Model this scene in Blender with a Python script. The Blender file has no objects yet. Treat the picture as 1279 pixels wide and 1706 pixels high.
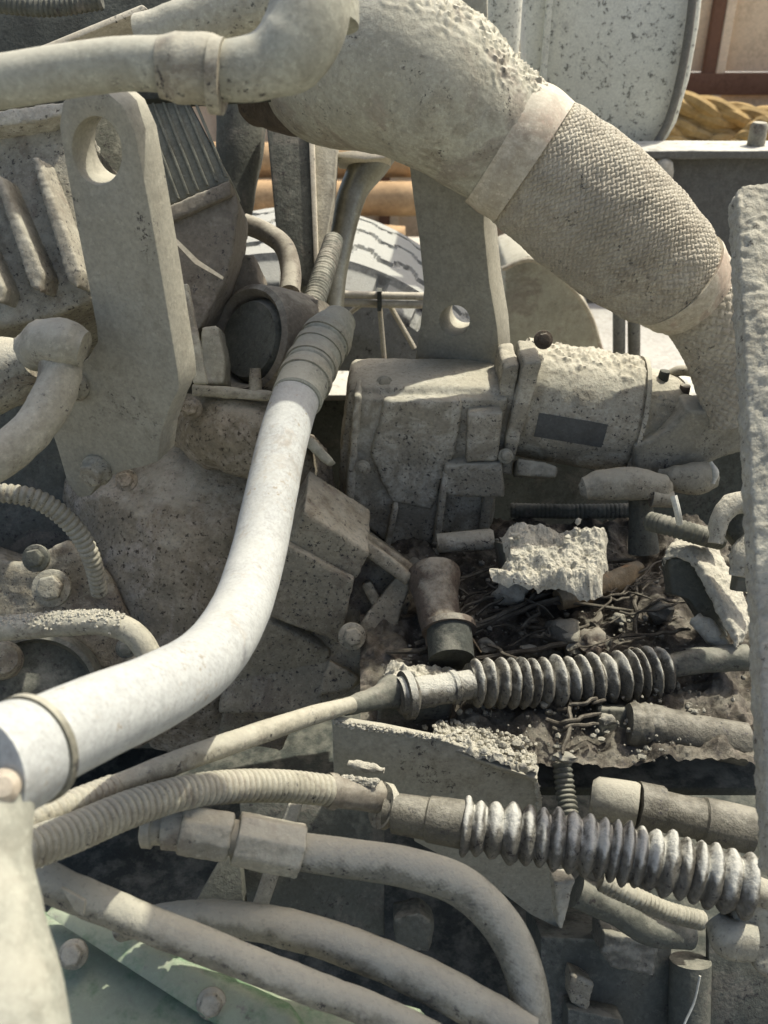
import bpy, bmesh, math, random
from mathutils import Vector, Matrix, noise
random.seed(7)
R_ = math.radians
scene = bpy.context.scene
COL = scene.collection
# ------------------------------------------------------------------ camera, sky, sun, exposure
PITCH = R_(32); CAM = Vector((0, 0, 1.55)); F = 1604.0
cd = bpy.data.cameras.new('camera'); cam = bpy.data.objects.new('camera', cd); COL.objects.link(cam)
cam.location = CAM; cam.rotation_euler = (math.pi/2 - PITCH, 0, 0)
cd.sensor_fit = 'VERTICAL'; cd.sensor_height = 24; cd.lens = 24*F/1706; cd.clip_start = .02; cd.clip_end = 500
cd.dof.use_dof = True; cd.dof.focus_distance = 1.0; cd.dof.aperture_fstop = 6.5
scene.camera = cam
RM = Matrix.Rotation(math.pi/2 - PITCH, 3, 'X')
TOSUN = Vector((.42, .36, .84)).normalized()
el = math.asin(TOSUN.z); az = math.atan2(TOSUN.x, TOSUN.y)
w = bpy.data.worlds.new('World'); scene.world = w; w.use_nodes = True
nt = w.node_tree; bg = nt.nodes['Background']; sky = nt.nodes.new('ShaderNodeTexSky')
sky.sky_type = 'NISHITA'; sky.sun_disc = False; sky.sun_elevation = el; sky.sun_rotation = az
sky.air_density = .6; sky.dust_density = 4.0; sky.ozone_density = .3
nt.links.new(sky.outputs[0], bg.inputs[0]); bg.inputs[1].default_value = .135
sl = bpy.data.lights.new('sun', 'SUN'); sun = bpy.data.objects.new('sun', sl); COL.objects.link(sun)
sl.energy = 2.5; sl.angle = R_(.6); sl.color = (1, .965, .89)
sun.rotation_euler = TOSUN.to_track_quat('Z', 'Y').to_euler(); sun.location = (0, 0, 4)
vs = scene.view_settings; vs.view_transform = 'Standard'; vs.look = 'None'; vs.gamma = 1; vs.use_curve_mapping = False
vs.exposure = 1.1
scene.cycles.max_bounces = 8; scene.cycles.diffuse_bounces = 5

# ------------------------------------------------------------------ helpers
def V(*a): return Vector(a)
def P(x, y, d): return CAM + RM @ Vector(((x-639.5)/F*d, (853-y)/F*d, -d))
def PS(pts, d=None):
    return [P(p[0], p[1], p[2] if len(p) > 2 else d) for p in pts]
def S(n, d): return n*d/F
def rel(x, y, z): return RM @ Vector((x, y, z))          # right, up, towards viewer
def hity(x, y, Y):
    v = rel((x-639.5)/F, (853-y)/F, -1); return CAM + v*((Y-CAM.y)/v.y)

def catmull(pts, vals, n):
    m = len(pts)
    if m == 2:
        return ([pts[0].lerp(pts[1], i/n) for i in range(n+1)], [vals[0]+(vals[1]-vals[0])*i/n for i in range(n+1)])
    ln = [0]
    for i in range(1, m): ln.append(ln[-1]+max((pts[i]-pts[i-1]).length, 1e-6))
    op, ov = [], []
    for k in range(n+1):
        s = ln[-1]*k/n; i = 0
        while i < m-2 and s > ln[i+1]: i += 1
        h = ln[i+1]-ln[i]; t = (s-ln[i])/h
        def tan(j):
            if j == 0: return (pts[1]-pts[0])/(ln[1]-ln[0])
            if j == m-1: return (pts[-1]-pts[-2])/(ln[-1]-ln[-2])
            return (pts[j+1]-pts[j-1])/(ln[j+1]-ln[j-1])
        t2, t3 = t*t, t*t*t
        op.append(pts[i]*(2*t3-3*t2+1)+tan(i)*h*(t3-2*t2+t)+pts[i+1]*(-2*t3+3*t2)+tan(i+1)*h*(t3-t2))
        u = t2*(3-2*t); ov.append(vals[i]*(1-u)+vals[i+1]*u)
    return op, ov

def topcrust(amp, f1, lo=.55, hi=.8, axis=(.3, .25, .9)):
    "lumpy dirt that has settled on upward facing skin"
    ax = Vector(axis).normalized()
    def f(p, n):
        u = (n.dot(ax)+.22*noise.noise(p*38)-lo)/(hi-lo); u = max(0, min(1, u))
        if u <= 0: return 0
        c = noise.noise(p*f1)+.6*noise.noise(p*f1*2.1+Vector((5, 1, 2))); return amp*u*(.25+max(-.35, c)*1.3)
    return f

class G:
    "collects closed shapes into one mesh"
    def __init__(s): s.v = []; s.f = []
    def add(s, vs_, fs):
        o = len(s.v); s.v += [Vector(a) for a in vs_]; s.f += [tuple(i+o for i in f) for f in fs]; return s
    def tube(s, pts, rad, seg=20, n=None, prof=None, caps=True, sx=1.0, hint=None, crust=None):
        if not isinstance(rad, (list, tuple)): rad = [rad]*len(pts)
        if n is None: n = 1 if len(pts) == 2 else 6*(len(pts)-1)
        ps, rs = catmull(pts, list(rad), n)
        L = sum((ps[i+1]-ps[i]).length for i in range(n)); acc = 0
        t0 = (ps[1]-ps[0]).normalized(); up = Vector(hint) if hint else rel(0, 0, 1)
        if abs(t0.dot(up)) > .95: up = rel(0, 1, 0)
        nx = (up-t0*up.dot(t0)).normalized()
        vv, ff = [], []
        for i in range(n+1):
            t = (ps[min(i+1, n)]-ps[max(i-1, 0)]).normalized()
            nx = (nx-t*nx.dot(t)).normalized(); ny = t.cross(nx)
            if i: acc += (ps[i]-ps[i-1]).length
            for j in range(seg):
                a = 2*math.pi*j/seg
                r = rs[i]*(prof(acc/L, a) if prof else 1)
                nn = nx*math.cos(a)*sx+ny*math.sin(a); q = ps[i]+nn*r
                if crust: q = q+nn*crust(q, nn)
                vv.append(q)
        for i in range(n):
            for j in range(seg):
                k = (j+1) % seg
                ff.append((i*seg+j, i*seg+k, (i+1)*seg+k, (i+1)*seg+j))
        if caps:
            ff.append(tuple(range(seg-1, -1, -1))); ff.append(tuple(n*seg+j for j in range(seg)))
        return s.add(vv, ff)
    def rings(s, a, b, prof, seg=28):
        "lathe: prof = list of (t along a-b, radius)"
        d = (b-a); t = d.normalized(); up = rel(0, 0, 1)
        if abs(t.dot(up)) > .95: up = rel(0, 1, 0)
        nx = (up-t*up.dot(t)).normalized(); ny = t.cross(nx); vv, ff = [], []
        for (u, r) in prof:
            for j in range(seg):
                an = 2*math.pi*j/seg; vv.append(a+d*u+nx*math.cos(an)*r+ny*math.sin(an)*r)
        n = len(prof)
        for i in range(n-1):
            for j in range(seg):
                k = (j+1) % seg; ff.append((i*seg+j, i*seg+k, (i+1)*seg+k, (i+1)*seg+j))
        ff.append(tuple(range(seg-1, -1, -1))); ff.append(tuple((n-1)*seg+j for j in range(seg)))
        return s.add(vv, ff)
    def prism(s, pts, vec, holes=()):
        vec = Vector(vec)
        if not holes:
            n = len(pts); nr = sum(((pts[i]-pts[0]).cross(pts[(i+1) % n]-pts[0]) for i in range(n)), Vector())
            ps = list(pts) if nr.dot(vec) < 0 else list(reversed(pts))
            vv = ps+[p+vec for p in ps]
            ff = [tuple(range(n)), tuple(range(2*n-1, n-1, -1))]
            for i in range(n):
                k = (i+1) % n; ff.append((k, i, n+i, n+k))
            return s.add(vv, ff)
        bm = bmesh.new(); es = []
        for lp in [pts]+list(holes):
            bv = [bm.verts.new(p) for p in lp]
            es += [bm.edges.new((bv[i], bv[(i+1) % len(bv)])) for i in range(len(bv))]
        bmesh.ops.triangle_fill(bm, use_beauty=True, edges=es)
        r = bmesh.ops.extrude_face_region(bm, geom=list(bm.faces), use_keep_orig=True)
        for e in r['geom']:
            if isinstance(e, bmesh.types.BMVert): e.co += vec
        bmesh.ops.recalc_face_normals(bm, faces=bm.faces)
        bm.verts.index_update()
        s.add([v.co.copy() for v in bm.verts], [tuple(v.index for v in f.verts) for f in bm.faces]); bm.free(); return s
    def box(s, c, ax, ay, az):
        "centre and three half-axis vectors"
        vv = [c+ax*i+ay*j+az*k for i in (-1, 1) for j in (-1, 1) for k in (-1, 1)]
        ff = [(0, 1, 3, 2), (4, 6, 7, 5), (0, 4, 5, 1), (2, 3, 7, 6), (0, 2, 6, 4), (1, 5, 7, 3)]
        return s.add(vv, ff)
    def hexbolt(s, c, ax, r, h, washer=1.45):
        ax = Vector(ax).normalized(); up = rel(.3, 1, .1); nx = (up-ax*up.dot(ax)).normalized(); ny = ax.cross(nx)
        def ring(rr, z, n, ph=0): return [c+ax*z+(nx*math.cos(ph+2*math.pi*i/n)+ny*math.sin(ph+2*math.pi*i/n))*rr for i in range(n)]
        if washer: s.rings(c-ax*h*.3, c+ax*h*.25, [(0, r*washer), (1, r*washer)], 20)
        b = ring(r, 0, 6); t = ring(r, h*.88, 6); t2 = ring(r*.86, h, 6)
        s.add(b+t+t2, [(5, 4, 3, 2, 1, 0)]+[(i, (i+1) % 6, 6+(i+1) % 6, 6+i) for i in range(6)]+[(6+i, 6+(i+1) % 6, 12+(i+1) % 6, 12+i) for i in range(6)]+[tuple(range(12, 18))])
        return s

_tex = {}
def cloud(scale, depth=4):
    k = (round(scale, 4), depth)
    if k not in _tex:
        t = bpy.data.textures.new('clouds', 'CLOUDS'); t.noise_scale = scale; t.noise_depth = depth; _tex[k] = t
    return _tex[k]

def bake(g, vox=0, bev=0, smooth=0, sub=0, disp=(), flat=False):
    me = bpy.data.meshes.new('m'); me.from_pydata([tuple(v) for v in g.v], [], g.f); me.update()
    if vox or bev or smooth or sub or disp:
        if bev or vox:
            bm = bmesh.new(); bm.from_mesh(me); bmesh.ops.recalc_face_normals(bm, faces=bm.faces); bm.to_mesh(me); bm.free()
        o = bpy.data.objects.new('tmp', me); COL.objects.link(o)
        if bev:
            m = o.modifiers.new('b', 'BEVEL'); m.width = bev; m.segments = 2; m.limit_method = 'ANGLE'; m.angle_limit = R_(40)
        if vox:
            m = o.modifiers.new('r', 'REMESH'); m.mode = 'VOXEL'; m.voxel_size = vox
        if sub:
            m = o.modifiers.new('s', 'SUBSURF'); m.subdivision_type = 'SIMPLE'; m.levels = sub; m.render_levels = sub
        if smooth:
            m = o.modifiers.new('sm', 'SMOOTH'); m.factor = .5; m.iterations = smooth
        for (amp, sc) in disp:
            m = o.modifiers.new('d', 'DISPLACE'); m.texture = cloud(sc); m.strength = amp; m.mid_level = .5; m.texture_coords = 'LOCAL'
        dg = bpy.context.evaluated_depsgraph_get()
        me2 = bpy.data.meshes.new_from_object(o.evaluated_get(dg))
        bpy.data.objects.remove(o); bpy.data.meshes.remove(me); me = me2
    me.polygons.foreach_set('use_smooth', [not flat]*len(me.polygons))
    if not flat and not vox:
        try: me.set_sharp_from_angle(angle=R_(42))
        except Exception: pass
    me.update(); return me

def tag(o, label, cat, group=None, kind=None):
    o['label'] = label; o['category'] = cat
    if group: o['group'] = group
    if kind: o['kind'] = kind
    return o
def thing(name, label, cat, loc, group=None):
    o = bpy.data.objects.new(name, None); COL.objects.link(o); o.location = loc; o.empty_display_size = .05
    return tag(o, label, cat, group)
def rootof(o):
    while o.parent: o = o.parent
    return o
def part(parent, name, g, mat, label=None, kind=None, **kw):
    off = rootof(parent).location
    me = bake(g, **kw); me.transform(Matrix.Translation(-off)); me.materials.clear(); me.materials.append(mat); me.name = name
    o = bpy.data.objects.new(name, me); COL.objects.link(o); o.parent = parent
    if label: o['label'] = label
    if kind: o['kind'] = kind
    return o
def single(name, label, cat, g, mat, group=None, kind=None, **kw):
    me = bake(g, **kw); n = len(me.vertices)
    c = Vector((sum(v.co.x for v in me.vertices)/n, sum(v.co.y for v in me.vertices)/n, min(v.co.z for v in me.vertices)))
    me.transform(Matrix.Translation(-c)); me.materials.clear(); me.materials.append(mat); me.name = name
    o = bpy.data.objects.new(name, me); COL.objects.link(o); o.location = c
    if kind == 'structure': o['kind'] = kind
    else: tag(o, label, cat, group, kind)
    return o

# ------------------------------------------------------------------ materials
DUST = (.46, .43, .35)
def M(name, base, var=.25, vscale=9, spk=0.0, spkcol=(.05, .045, .04), spkscale=160, dust=.5, thr=.45, dustcol=DUST,
      rough=.92, bump=.35, bscale=260, metal=0, grime=.75, tint=(.98, 1.0, .94), patch=None, patchamt=.5, patchscale=6, spec=.25):
    m = bpy.data.materials.new(name); m.use_nodes = True; t = m.node_tree; N = t.nodes; L = t.links
    b = N['Principled BSDF']; b.inputs['Roughness'].default_value = rough; b.inputs['Metallic'].default_value = metal
    b.inputs['Specular IOR Level'].default_value = spec
    tc = N.new('ShaderNodeTexCoord')
    def nz(sc, det=6, ro=.6, dist=0):
        n = N.new('ShaderNodeTexNoise'); n.inputs['Scale'].default_value = sc; n.inputs['Detail'].default_value = det
        n.inputs['Roughness'].default_value = ro; n.inputs['Distortion'].default_value = dist
        L.new(tc.outputs['Object'], n.inputs['Vector']); return n.outputs['Fac']
    def mr(src, a, c, lo=0., hi=1.):
        n = N.new('ShaderNodeMapRange'); n.inputs[1].default_value = a; n.inputs[2].default_value = c
        n.inputs[3].default_value = lo; n.inputs[4].default_value = hi; L.new(src, n.inputs[0]); return n.outputs[0]
    def mix(fac, a, c):
        n = N.new('ShaderNodeMix'); n.data_type = 'RGBA'
        if isinstance(fac, float): n.inputs[0].default_value = fac
        else: L.new(fac, n.inputs[0])
        for i, q in ((6, a), (7, c)):
            if isinstance(q, tuple): n.inputs[i].default_value = (*q, 1)
            else: L.new(q, n.inputs[i])
        return n.outputs[2]
    def math_(op, a, c):
        n = N.new('ShaderNodeMath'); n.operation = op
        for i, q in ((0, a), (1, c)):
            if isinstance(q, (float, int)): n.inputs[i].default_value = q
            else: L.new(q, n.inputs[i])
        return n.outputs[0]
    base = tuple(c*k for c, k in zip(base, tint)); dustcol = tuple(c*k for c, k in zip(dustcol, tint))
    lo = tuple(c*(1-var) for c in base); hi = tuple(min(1, c*(1+var)) for c in base)
    col = mix(mr(nz(vscale, 8, .65, .3), .3, .7), lo, hi)
    if patch: col = mix(mr(nz(patchscale, 9, .7, .8), .60-.22*patchamt, .68-.22*patchamt), col, patch)
    fine = nz(bscale, 6, .65)
    col = mix(mr(fine, .42, .70, .0, .5), col, tuple(c*.5 for c in base))
    col = mix(mr(nz(bscale*.35, 7, .7), .5, .68, .0, .4), col, tuple(c*.62 for c in base))
    if grime:
        gm = math_('MULTIPLY', mr(nz(48, 9, .75, .4), .44, .62), mr(nz(7, 4, .6), .35, .65)); col = mix(math_('MULTIPLY', gm, grime), col, tuple(c*k for c, k in zip(base, (.50, .46, .42))))
        lt = mr(nz(150, 7, .8), .54, .66, 0, .6*grime); col = mix(lt, col, tuple(min(1, c*1.55) for c in base))
    if spk:
        a = nz(spkscale, 5, .7); c = nz(vscale*2.2, 3)
        s = math_('MULTIPLY', mr(a, .565, .63), mr(c, .62-.3*spk, .72-.3*spk)); col = mix(s, col, spkcol)
    if dust:
        g = N.new('ShaderNodeNewGeometry'); sx = N.new('ShaderNodeSeparateXYZ'); L.new(g.outputs['Normal'], sx.inputs[0])
        q = math_('ADD', sx.outputs['Z'], mr(nz(34, 7, .7), .25, .75, -.45, .45))
        col = mix(mr(q, thr, thr+.35, 0, dust), col, dustcol)
    L.new(col, b.inputs['Base Color'])
    if bump:
        med = nz(bscale*.22, 5, .6); h = math_('ADD', math_('MULTIPLY', fine, .6), math_('MULTIPLY', med, 1.2))
        bn = N.new('ShaderNodeBump'); bn.inputs['Strength'].default_value = bump; bn.inputs['Distance'].default_value = .004
        L.new(h, bn.inputs['Height']); L.new(bn.outputs[0], b.inputs['Normal'])
    return m

m_steel = M('dusty_steel', (.29, .265, .21), .22, dust=.5, spk=.5, spkscale=230, patch=(.20, .165, .12), patchamt=.2, patchscale=14)
m_brk = M('dusty_bracket_paint', (.30, .28, .225), .16, 7, dust=.45, spk=.15, spkscale=200, bump=.22, grime=.55)
m_cast = M('dusty_casting', (.30, .275, .215), .3, 14, dust=.6, spk=.9, spkscale=240, bump=.6, patch=(.20, .17, .125), patchamt=.3, patchscale=16)
m_pto = M('dusty_grey_casting', (.33, .295, .23), .22, 12, dust=.55, spk=.85, spkscale=230, bump=.5, patch=(.48, .45, .35), patchamt=.7, patchscale=13)
m_dome = M('oily_dust_casting', (.27, .23, .17), .45, 24, dust=.45, thr=.6, spk=1.2, spkcol=(.06, .05, .035), spkscale=190, bump=1.0, bscale=220, patch=(.40, .355, .275), patchamt=.45, patchscale=12)
m_gear = M('brown_dust_casting', (.29, .255, .19), .3, 15, dust=.45, thr=.6, spk=1.0, spkscale=210, bump=.7, patch=(.18, .15, .11), patchamt=.4, patchscale=12)
m_exh = M('dusty_exhaust', (.41, .385, .305), .2, 10, dust=.6, thr=.55, spk=.3, spkscale=210, bump=.35, patch=(.30, .265, .20), patchamt=.35, patchscale=9)
m_braid = M('dusty_braid', (.42, .375, .30), .2, 14, dust=.5, thr=.6, spk=.3, bump=.2, patch=(.24, .165, .135), patchamt=.0, patchscale=6)
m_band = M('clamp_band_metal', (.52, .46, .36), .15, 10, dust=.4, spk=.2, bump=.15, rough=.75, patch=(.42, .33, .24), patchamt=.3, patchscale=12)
m_white = M('white_pipe_paint', (.42, .42, .40), .09, 9, grime=.45, spk=.35, spkcol=(.26, .23, .17), spkscale=150, dust=.45, thr=.75, dustcol=(.44, .43, .39), bump=.2, bscale=320, rough=.8, patch=(.36, .335, .27), patchamt=.15, patchscale=14)
m_fg = M('pale_pipe_paint', (.34, .33, .27), .16, 8, dust=.5, spk=.25, bump=.15)
m_hose = M('dusty_rubber_hose', (.215, .20, .155), .28, 16, dust=.6, thr=.35, spk=.8, spkscale=200, bump=.4, patch=(.10, .095, .075), patchamt=.3, patchscale=20)
m_boot = M('dusty_sunlit_rubber_boot', (.15, .138, .115), .45, 40, dust=.8, thr=.46, dustcol=(.50, .48, .42), spk=.9, spkscale=180, bump=1.0, spec=.08, rough=1.0)  # dust on the rib tops, whitened to paint in sunlight
m_boot_pale = M('sun_whitened_dusty_boot', (.17, .158, .135), .4, 40, dust=.95, thr=.42, dustcol=(.50, .48, .43), spk=.6, spkscale=180, bump=.9, spec=.05, rough=1.0)  # lower boot: top dust made whiter still, as if sunlit
m_conduit = M('dusty_conduit', (.32, .295, .23), .24, 20, dust=.5, spk=.35, spkscale=220, bump=.35, patch=(.20, .175, .13), patchamt=.3, patchscale=22)
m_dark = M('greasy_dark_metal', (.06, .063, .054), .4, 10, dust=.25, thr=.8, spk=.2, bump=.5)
m_dark2 = M('grey_green_dark_metal', (.115, .115, .095), .35, 9, dust=.35, thr=.65, spk=.5, bump=.4, patch=(.17, .155, .12), patchamt=.3, patchscale=14)
m_mud = M('caked_cement_mud', (.44, .41, .34), .25, 40, dust=.3, grime=.5, spk=.5, spkcol=(.12, .105, .08), spkscale=210, bump=1.0, bscale=240)
m_soil = M('oily_soil', (.085, .074, .058), .5, 30, dust=.2, thr=.8, spk=.8, spkscale=200, bump=1.0, bscale=160, patch=(.15, .13, .10), patchamt=.4, patchscale=30)
m_rust = M('rusty_brown_metal', (.12, .095, .075), .4, 18, dust=.45, thr=.6, spk=.6, bump=.6)
m_stone = M('grey_stone', (.16, .148, .122), .4, 40, dust=.4, spk=.5, bump=.7)
m_twig = M('dead_twig', (.085, .072, .055), .4, 60, dust=.2, thr=.7, bump=.5)
m_wood = M('broken_wood', (.22, .165, .10), .35, 40, dust=.2, bump=.7, patch=(.38, .21, .09), patchamt=.3, patchscale=25)
m_tank = M('pale_tank_paint', (.66, .635, .54), .08, 4, grime=.35, spk=1.3, spkcol=(.17, .165, .13), spkscale=90, dust=.2, bump=.1, rough=.7, patch=(.40, .39, .33), patchamt=.2, patchscale=9)
m_tyre = M('dusty_tyre', (.22, .215, .195), .2, 9, dust=.8, thr=.3, dustcol=(.38, .37, .33), spk=.5, spkscale=60, bump=.3)
m_chrome = M('worn_tube_metal', (.20, .19, .15), .2, 12, dust=.2, rough=.38, metal=.75, bump=.1)
m_rail = M('rail_paint', (.19, .175, .15), .15, 7, dust=.9, thr=.6, dustcol=(.50, .48, .42), bump=.3)
m_green = M('green_flare_stand_in', (.16, .24, .14), .25, 7, dust=.45, thr=.6, spk=.4, bump=.15, patch=(.23, .25, .17), patchamt=.3, patchscale=6)  # green of a lens flare put into the plate's colour
m_brown = M('brown_cover_plastic', (.20, .175, .14), .18, 9, dust=.45, thr=.65, spk=.4, bump=.25, patch=(.28, .25, .2), patchamt=.25, patchscale=10)
m_plate = M('dark_name_plate', (.10, .10, .095), .15, 20, dust=.0, bump=.08, rough=.6)
m_copper = M('rusty_orange_end', (.42, .36, .26), .4, 40, dust=.2, bump=.4, tint=(1, 1, 1))
m_board = M('tan_wall_board', (.80, .62, .40), .06, 3, dust=0, bump=.08, spk=0, rough=.7, tint=(1, 1, 1))
m_frame = M('brown_wall_frame', (.20, .105, .06), .15, 4, dust=0, bump=.1, tint=(1, 1, 1))
m_rope = M('yellow_brown_rope', (.38, .25, .09), .4, 10, dust=.3, dustcol=(.5, .38, .18), bump=.6, bscale=60, tint=(1, 1, 1))
m_log = M('orange_brown_log', (.40, .27, .14), .35, 8, dust=.2, dustcol=(.6, .4, .2), bump=.5, bscale=60, tint=(1, 1, 1))
m_ground = M('pale_concrete_ground', (.42, .40, .36), .2, 2, dust=0, spk=.2, bump=.3, bscale=80)
m_fin = M('dark_fin_metal', (.21, .205, .165), .2, 12, dust=.3, thr=.7, bump=.3)
m_grease = M('greasy_brown_fitting', (.13, .118, .09), .4, 25, dust=.35, thr=.75, spk=.5, bump=.6, spec=.4, rough=.7)
m_shade_sheet = M('shade_dark_sheet', (.05, .055, .048), .4, 8, dust=.2, thr=.9, bump=.4)  # kept dark so the colour paints the shade below the hoses
m_tie = M('pale_plastic_tie', (.55, .54, .48), .1, 20, dust=.2, bump=.1)

def BK(t): return rel(0, 0, -t)
def HY(pts, Y): return [hity(x, y, Y) for x, y in pts]
def hitz(x, y, z):
    v = rel((x-639.5)/F, (853-y)/F, -1); return CAM + v*((z-CAM.z)/v.z)
def VP(pts, ref, n=(0, -1, 0)):
    "pixel outline laid on a standing plane through the reference point"
    q = P(*ref); n = Vector(n); o = []
    for x, y in pts:
        v = rel((x-639.5)/F, (853-y)/F, -1); o.append(CAM+v*((q-CAM).dot(n)/v.dot(n)))
    return o
def circ2(x, y, rx, ry, n=32, rot=0):
    o = []
    for i in range(n):
        a = 2*math.pi*i/n; u, v = rx*math.cos(a), ry*math.sin(a)
        o.append((x+u*math.cos(rot)-v*math.sin(rot), y+u*math.sin(rot)+v*math.cos(rot)))
    return o
def circ(x, y, rx, ry, d, n=28, rot=0):
    o = []
    for i in range(n):
        a = 2*math.pi*i/n; u, v = rx*math.cos(a), ry*math.sin(a)
        o.append(P(x+u*math.cos(rot)-v*math.sin(rot), y+u*math.sin(rot)+v*math.cos(rot), d(x+u, y+v) if callable(d) else d))
    return o
def corr(n, amp=.16, pw=1.0):
    return lambda s, a: 1-amp*(1-abs(math.sin(math.pi*n*s))**pw)
def bolt(parent, x, y, d, r, h=10, mat=None, ax=None, name='bolt', washer=1.45):
    g = G().hexbolt(P(x, y, d), ax or rel(random.uniform(-.15, .15), random.uniform(-.1, .1), 1), S(r, d), S(h, d), washer)
    return part(parent, name, g, mat or m_cast, bev=.0012)

# ================================================================== the setting
g = G(); n = 40
g.add([(-30, -20, 0), (30, -20, 0), (30, 40, 0), (-30, 40, 0)], [(0, 1, 2, 3)])
single('ground', None, None, g, m_ground, kind='structure')

# yard wall of tan boards behind the truck
wall = thing('panel_wall', 'tan boarded wall with dark brown frame behind the truck', 'wall', (1.5, 5.2, 0))
zmid = hity(1200, 138, 5.2).z
xs = [-1.6, -.9, -.2, .5, 1.2]; x0 = hity(1188, 60, 5.2).x
edges = [x0+.8*k for k in range(-4, 3)]
for k in range(len(edges)-1):
    for (za, zb) in ((.05, zmid-.05), (zmid+.05, 1.55)):
        c = V((edges[k]+edges[k+1])/2, 5.22, (za+zb)/2)
        ww = (edges[k+1]-edges[k])/2
        half = ww/2-.006
        for s in (-1, 1):
            part(wall, 'board', G().box(c+V(s*ww/2, 0, 0), V(half, 0, 0), V(0, .012, 0), V(0, 0, (zb-za)/2)), m_board, bev=.004)
for k in range(len(edges)):
    part(wall, 'stud', G().box(V(edges[k], 5.19, .79), V(.028, 0, 0), V(0, .03, 0), V(0, 0, .79)), m_frame, bev=.004)
    part(wall, 'batten', G().box(V(edges[k]+.052, 5.185, .79), V(.022, 0, 0), V(0, .03, 0), V(0, 0, .79)), m_board, bev=.004)
part(wall, 'rail', G().box(V(x0-1, 5.172, zmid), V(2.9, 0, 0), V(0, .02, 0), V(0, 0, .05)), m_frame, bev=.004)

# heap of rope and logs in front of the wall
log_i = 0
for (yy, zz, cnt) in ((4.2, .10, 6), (4.35, .27, 5), (4.5, .43, 4), (4.62, .57, 3)):
    for k in range(cnt):
        y_ = yy+.02*random.random(); z_ = zz
        xa = -1.6+random.uniform(-.1, .1); 
        if k > 0: continue
        pts = [V(xa, y_, z_), V(xa+.8, y_+random.uniform(-.02, .02), z_+random.uniform(-.02, .02)), V(xa+1.75, y_, z_)]
        single('log', 'orange brown log in the pile seen through the gaps behind the tyre', 'log',
               G().tube(pts, [.085, .08, .075], 16, 14), m_log, group='logs piled behind the tyre', disp=((.02, .1),))
def strand(name, label, pts, r, tw):
    ps, _ = catmull([V(*p) for p in pts], [0]*len(pts), 90)
    g = G()
    for s in range(3):
        qs = []
        for i, p in enumerate(ps):
            a = i*tw+s*2.094; qs.append(p+V(0, math.cos(a)*r*.5, math.sin(a)*r*.5))
        g.tube(qs, r*.58, 8, n=89)
    return single(name, label, 'rope', g, m_rope, group='ropes heaped against the wall')
for k in range(13):
    xb = .7+random.uniform(-.1, .2); zz = .06+.062*k; yy = 4.35+.035*k
    pts = [(xb+.35*j, yy+random.uniform(-.05, .05), max(.05, zz+random.uniform(-.05, .05)+.03*math.sin(j*2+k))) for j in range(8)]
    strand('rope', 'thick yellow brown rope in the heap at the foot of the wall', pts, .055, .42)
pts = [(1.55, 4.55, .60), (1.68, 4.5, .74), (1.85, 4.45, .70), (2.0, 4.42, .60), (2.05, 4.4, .45), (2.1, 4.4, .3)]
strand('rope', 'yellow rope end looped over the heap at the foot of the wall', pts, .05, .42)

# ================================================================== truck frame
Yr = 1.32; zt = hity(560, 662, Yr).z
rail = thing('chassis_rail', 'dark steel chassis rail with dust on its top flange behind the gearbox', 'chassis rail', (0, Yr, zt-.34))
part(rail, 'web', G().box(V(.1, Yr+.06, zt-.17), V(1.5, 0, 0), V(0, .006, 0), V(0, 0, .168)), m_dark2, bev=.002)
part(rail, 'top_flange', G().box(V(.1, Yr+.03, zt+.006), V(1.5, 0, 0), V(0, .045, 0), V(0, 0, .005)), m_rail, sub=0, bev=.002)
part(rail, 'bottom_flange', G().box(V(.1, Yr+.03, zt-.342), V(1.5, 0, 0), V(0, .03, 0), V(0, 0, .005)), m_dark2, bev=.002)
shade_sheet = single('under_shade_sheet', 'dark sheet added below the hoses in place of shade', 'shade sheet',
             G().box(V(0, .68, .50), V(1.5, 0, 0), V(0, .70, 0), V(0, 0, .006)), m_shade_sheet, bev=.002)  # added sheet keeping the ground unlit, coloured dark as shade
far = thing('far_frame_rail', 'grey frame rail with bright dusty top flange below the pale tank', 'frame rail', hity(1180, 400, 1.95))
Y2 = 1.95; za = hity(1200, 262, Y2).z
part(far, 'web', G().box(V(1.05, Y2+.02, za-.15), V(.62, 0, 0), V(0, .006, 0), V(0, 0, .15)), m_rail, bev=.002)
part(far, 'flange', G().box(V(1.05, Y2+.03, za+.008), V(.62, 0, 0), V(0, .05, 0), V(0, 0, .008)), m_rail, bev=.003, sub=4, disp=((.006, .02),))
c = hity(1259, 240, Y2+.03)
part(far, 'stud', G().rings(c+V(0, 0, -.02), c+V(0, 0, .04), [(0, .017), (.9, .017), (1, .013)], 14), m_steel)
c = hity(1100, 290, Y2)
part(far, 'knob', G().rings(c+V(0, -.01, -.05), c+V(0, -.01, .035), [(0, .022), (.7, .022), (.88, .018), (1, .006)], 16), m_band)

tank = thing('water_tank', 'pale grey painted tank with dark speckled dirt and rounded lower edge', 'tank', hity(1020, 250, 2.0))
pl = [(872, -70), (1178, -70), (1166, 40), (1150, 130), (1128, 205), (1108, 240), (1080, 252), (900, 256), (876, 236)]
part(tank, 'shell', G().prism(HY(pl, 2.05), V(.05, .5, 0)), m_tank, bev=.012, disp=())
rim = HY([(1160, -70), (1149, 40), (1132, 135), (1112, 205), (1094, 238)], 2.035)
part(tank, 'edge_bead', G().tube(rim, .008, 10, 30), m_rail)
part(tank, 'seam', G().box((hity(905, 60, 2.045)+hity(910, 110, 2.045))/2, V(.006, 0, 0), V(0, .012, 0), V(0, 0, .3)), m_tank, bev=.004)
cyl = thing('air_cylinder', 'upright pale cylinder beside the speckled tank', 'cylinder', hity(845, 90, 1.9))
ca = hity(843, -70, 1.9); cb = V(ca.x, ca.y, hity(843, 150, 1.9).z)
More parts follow.
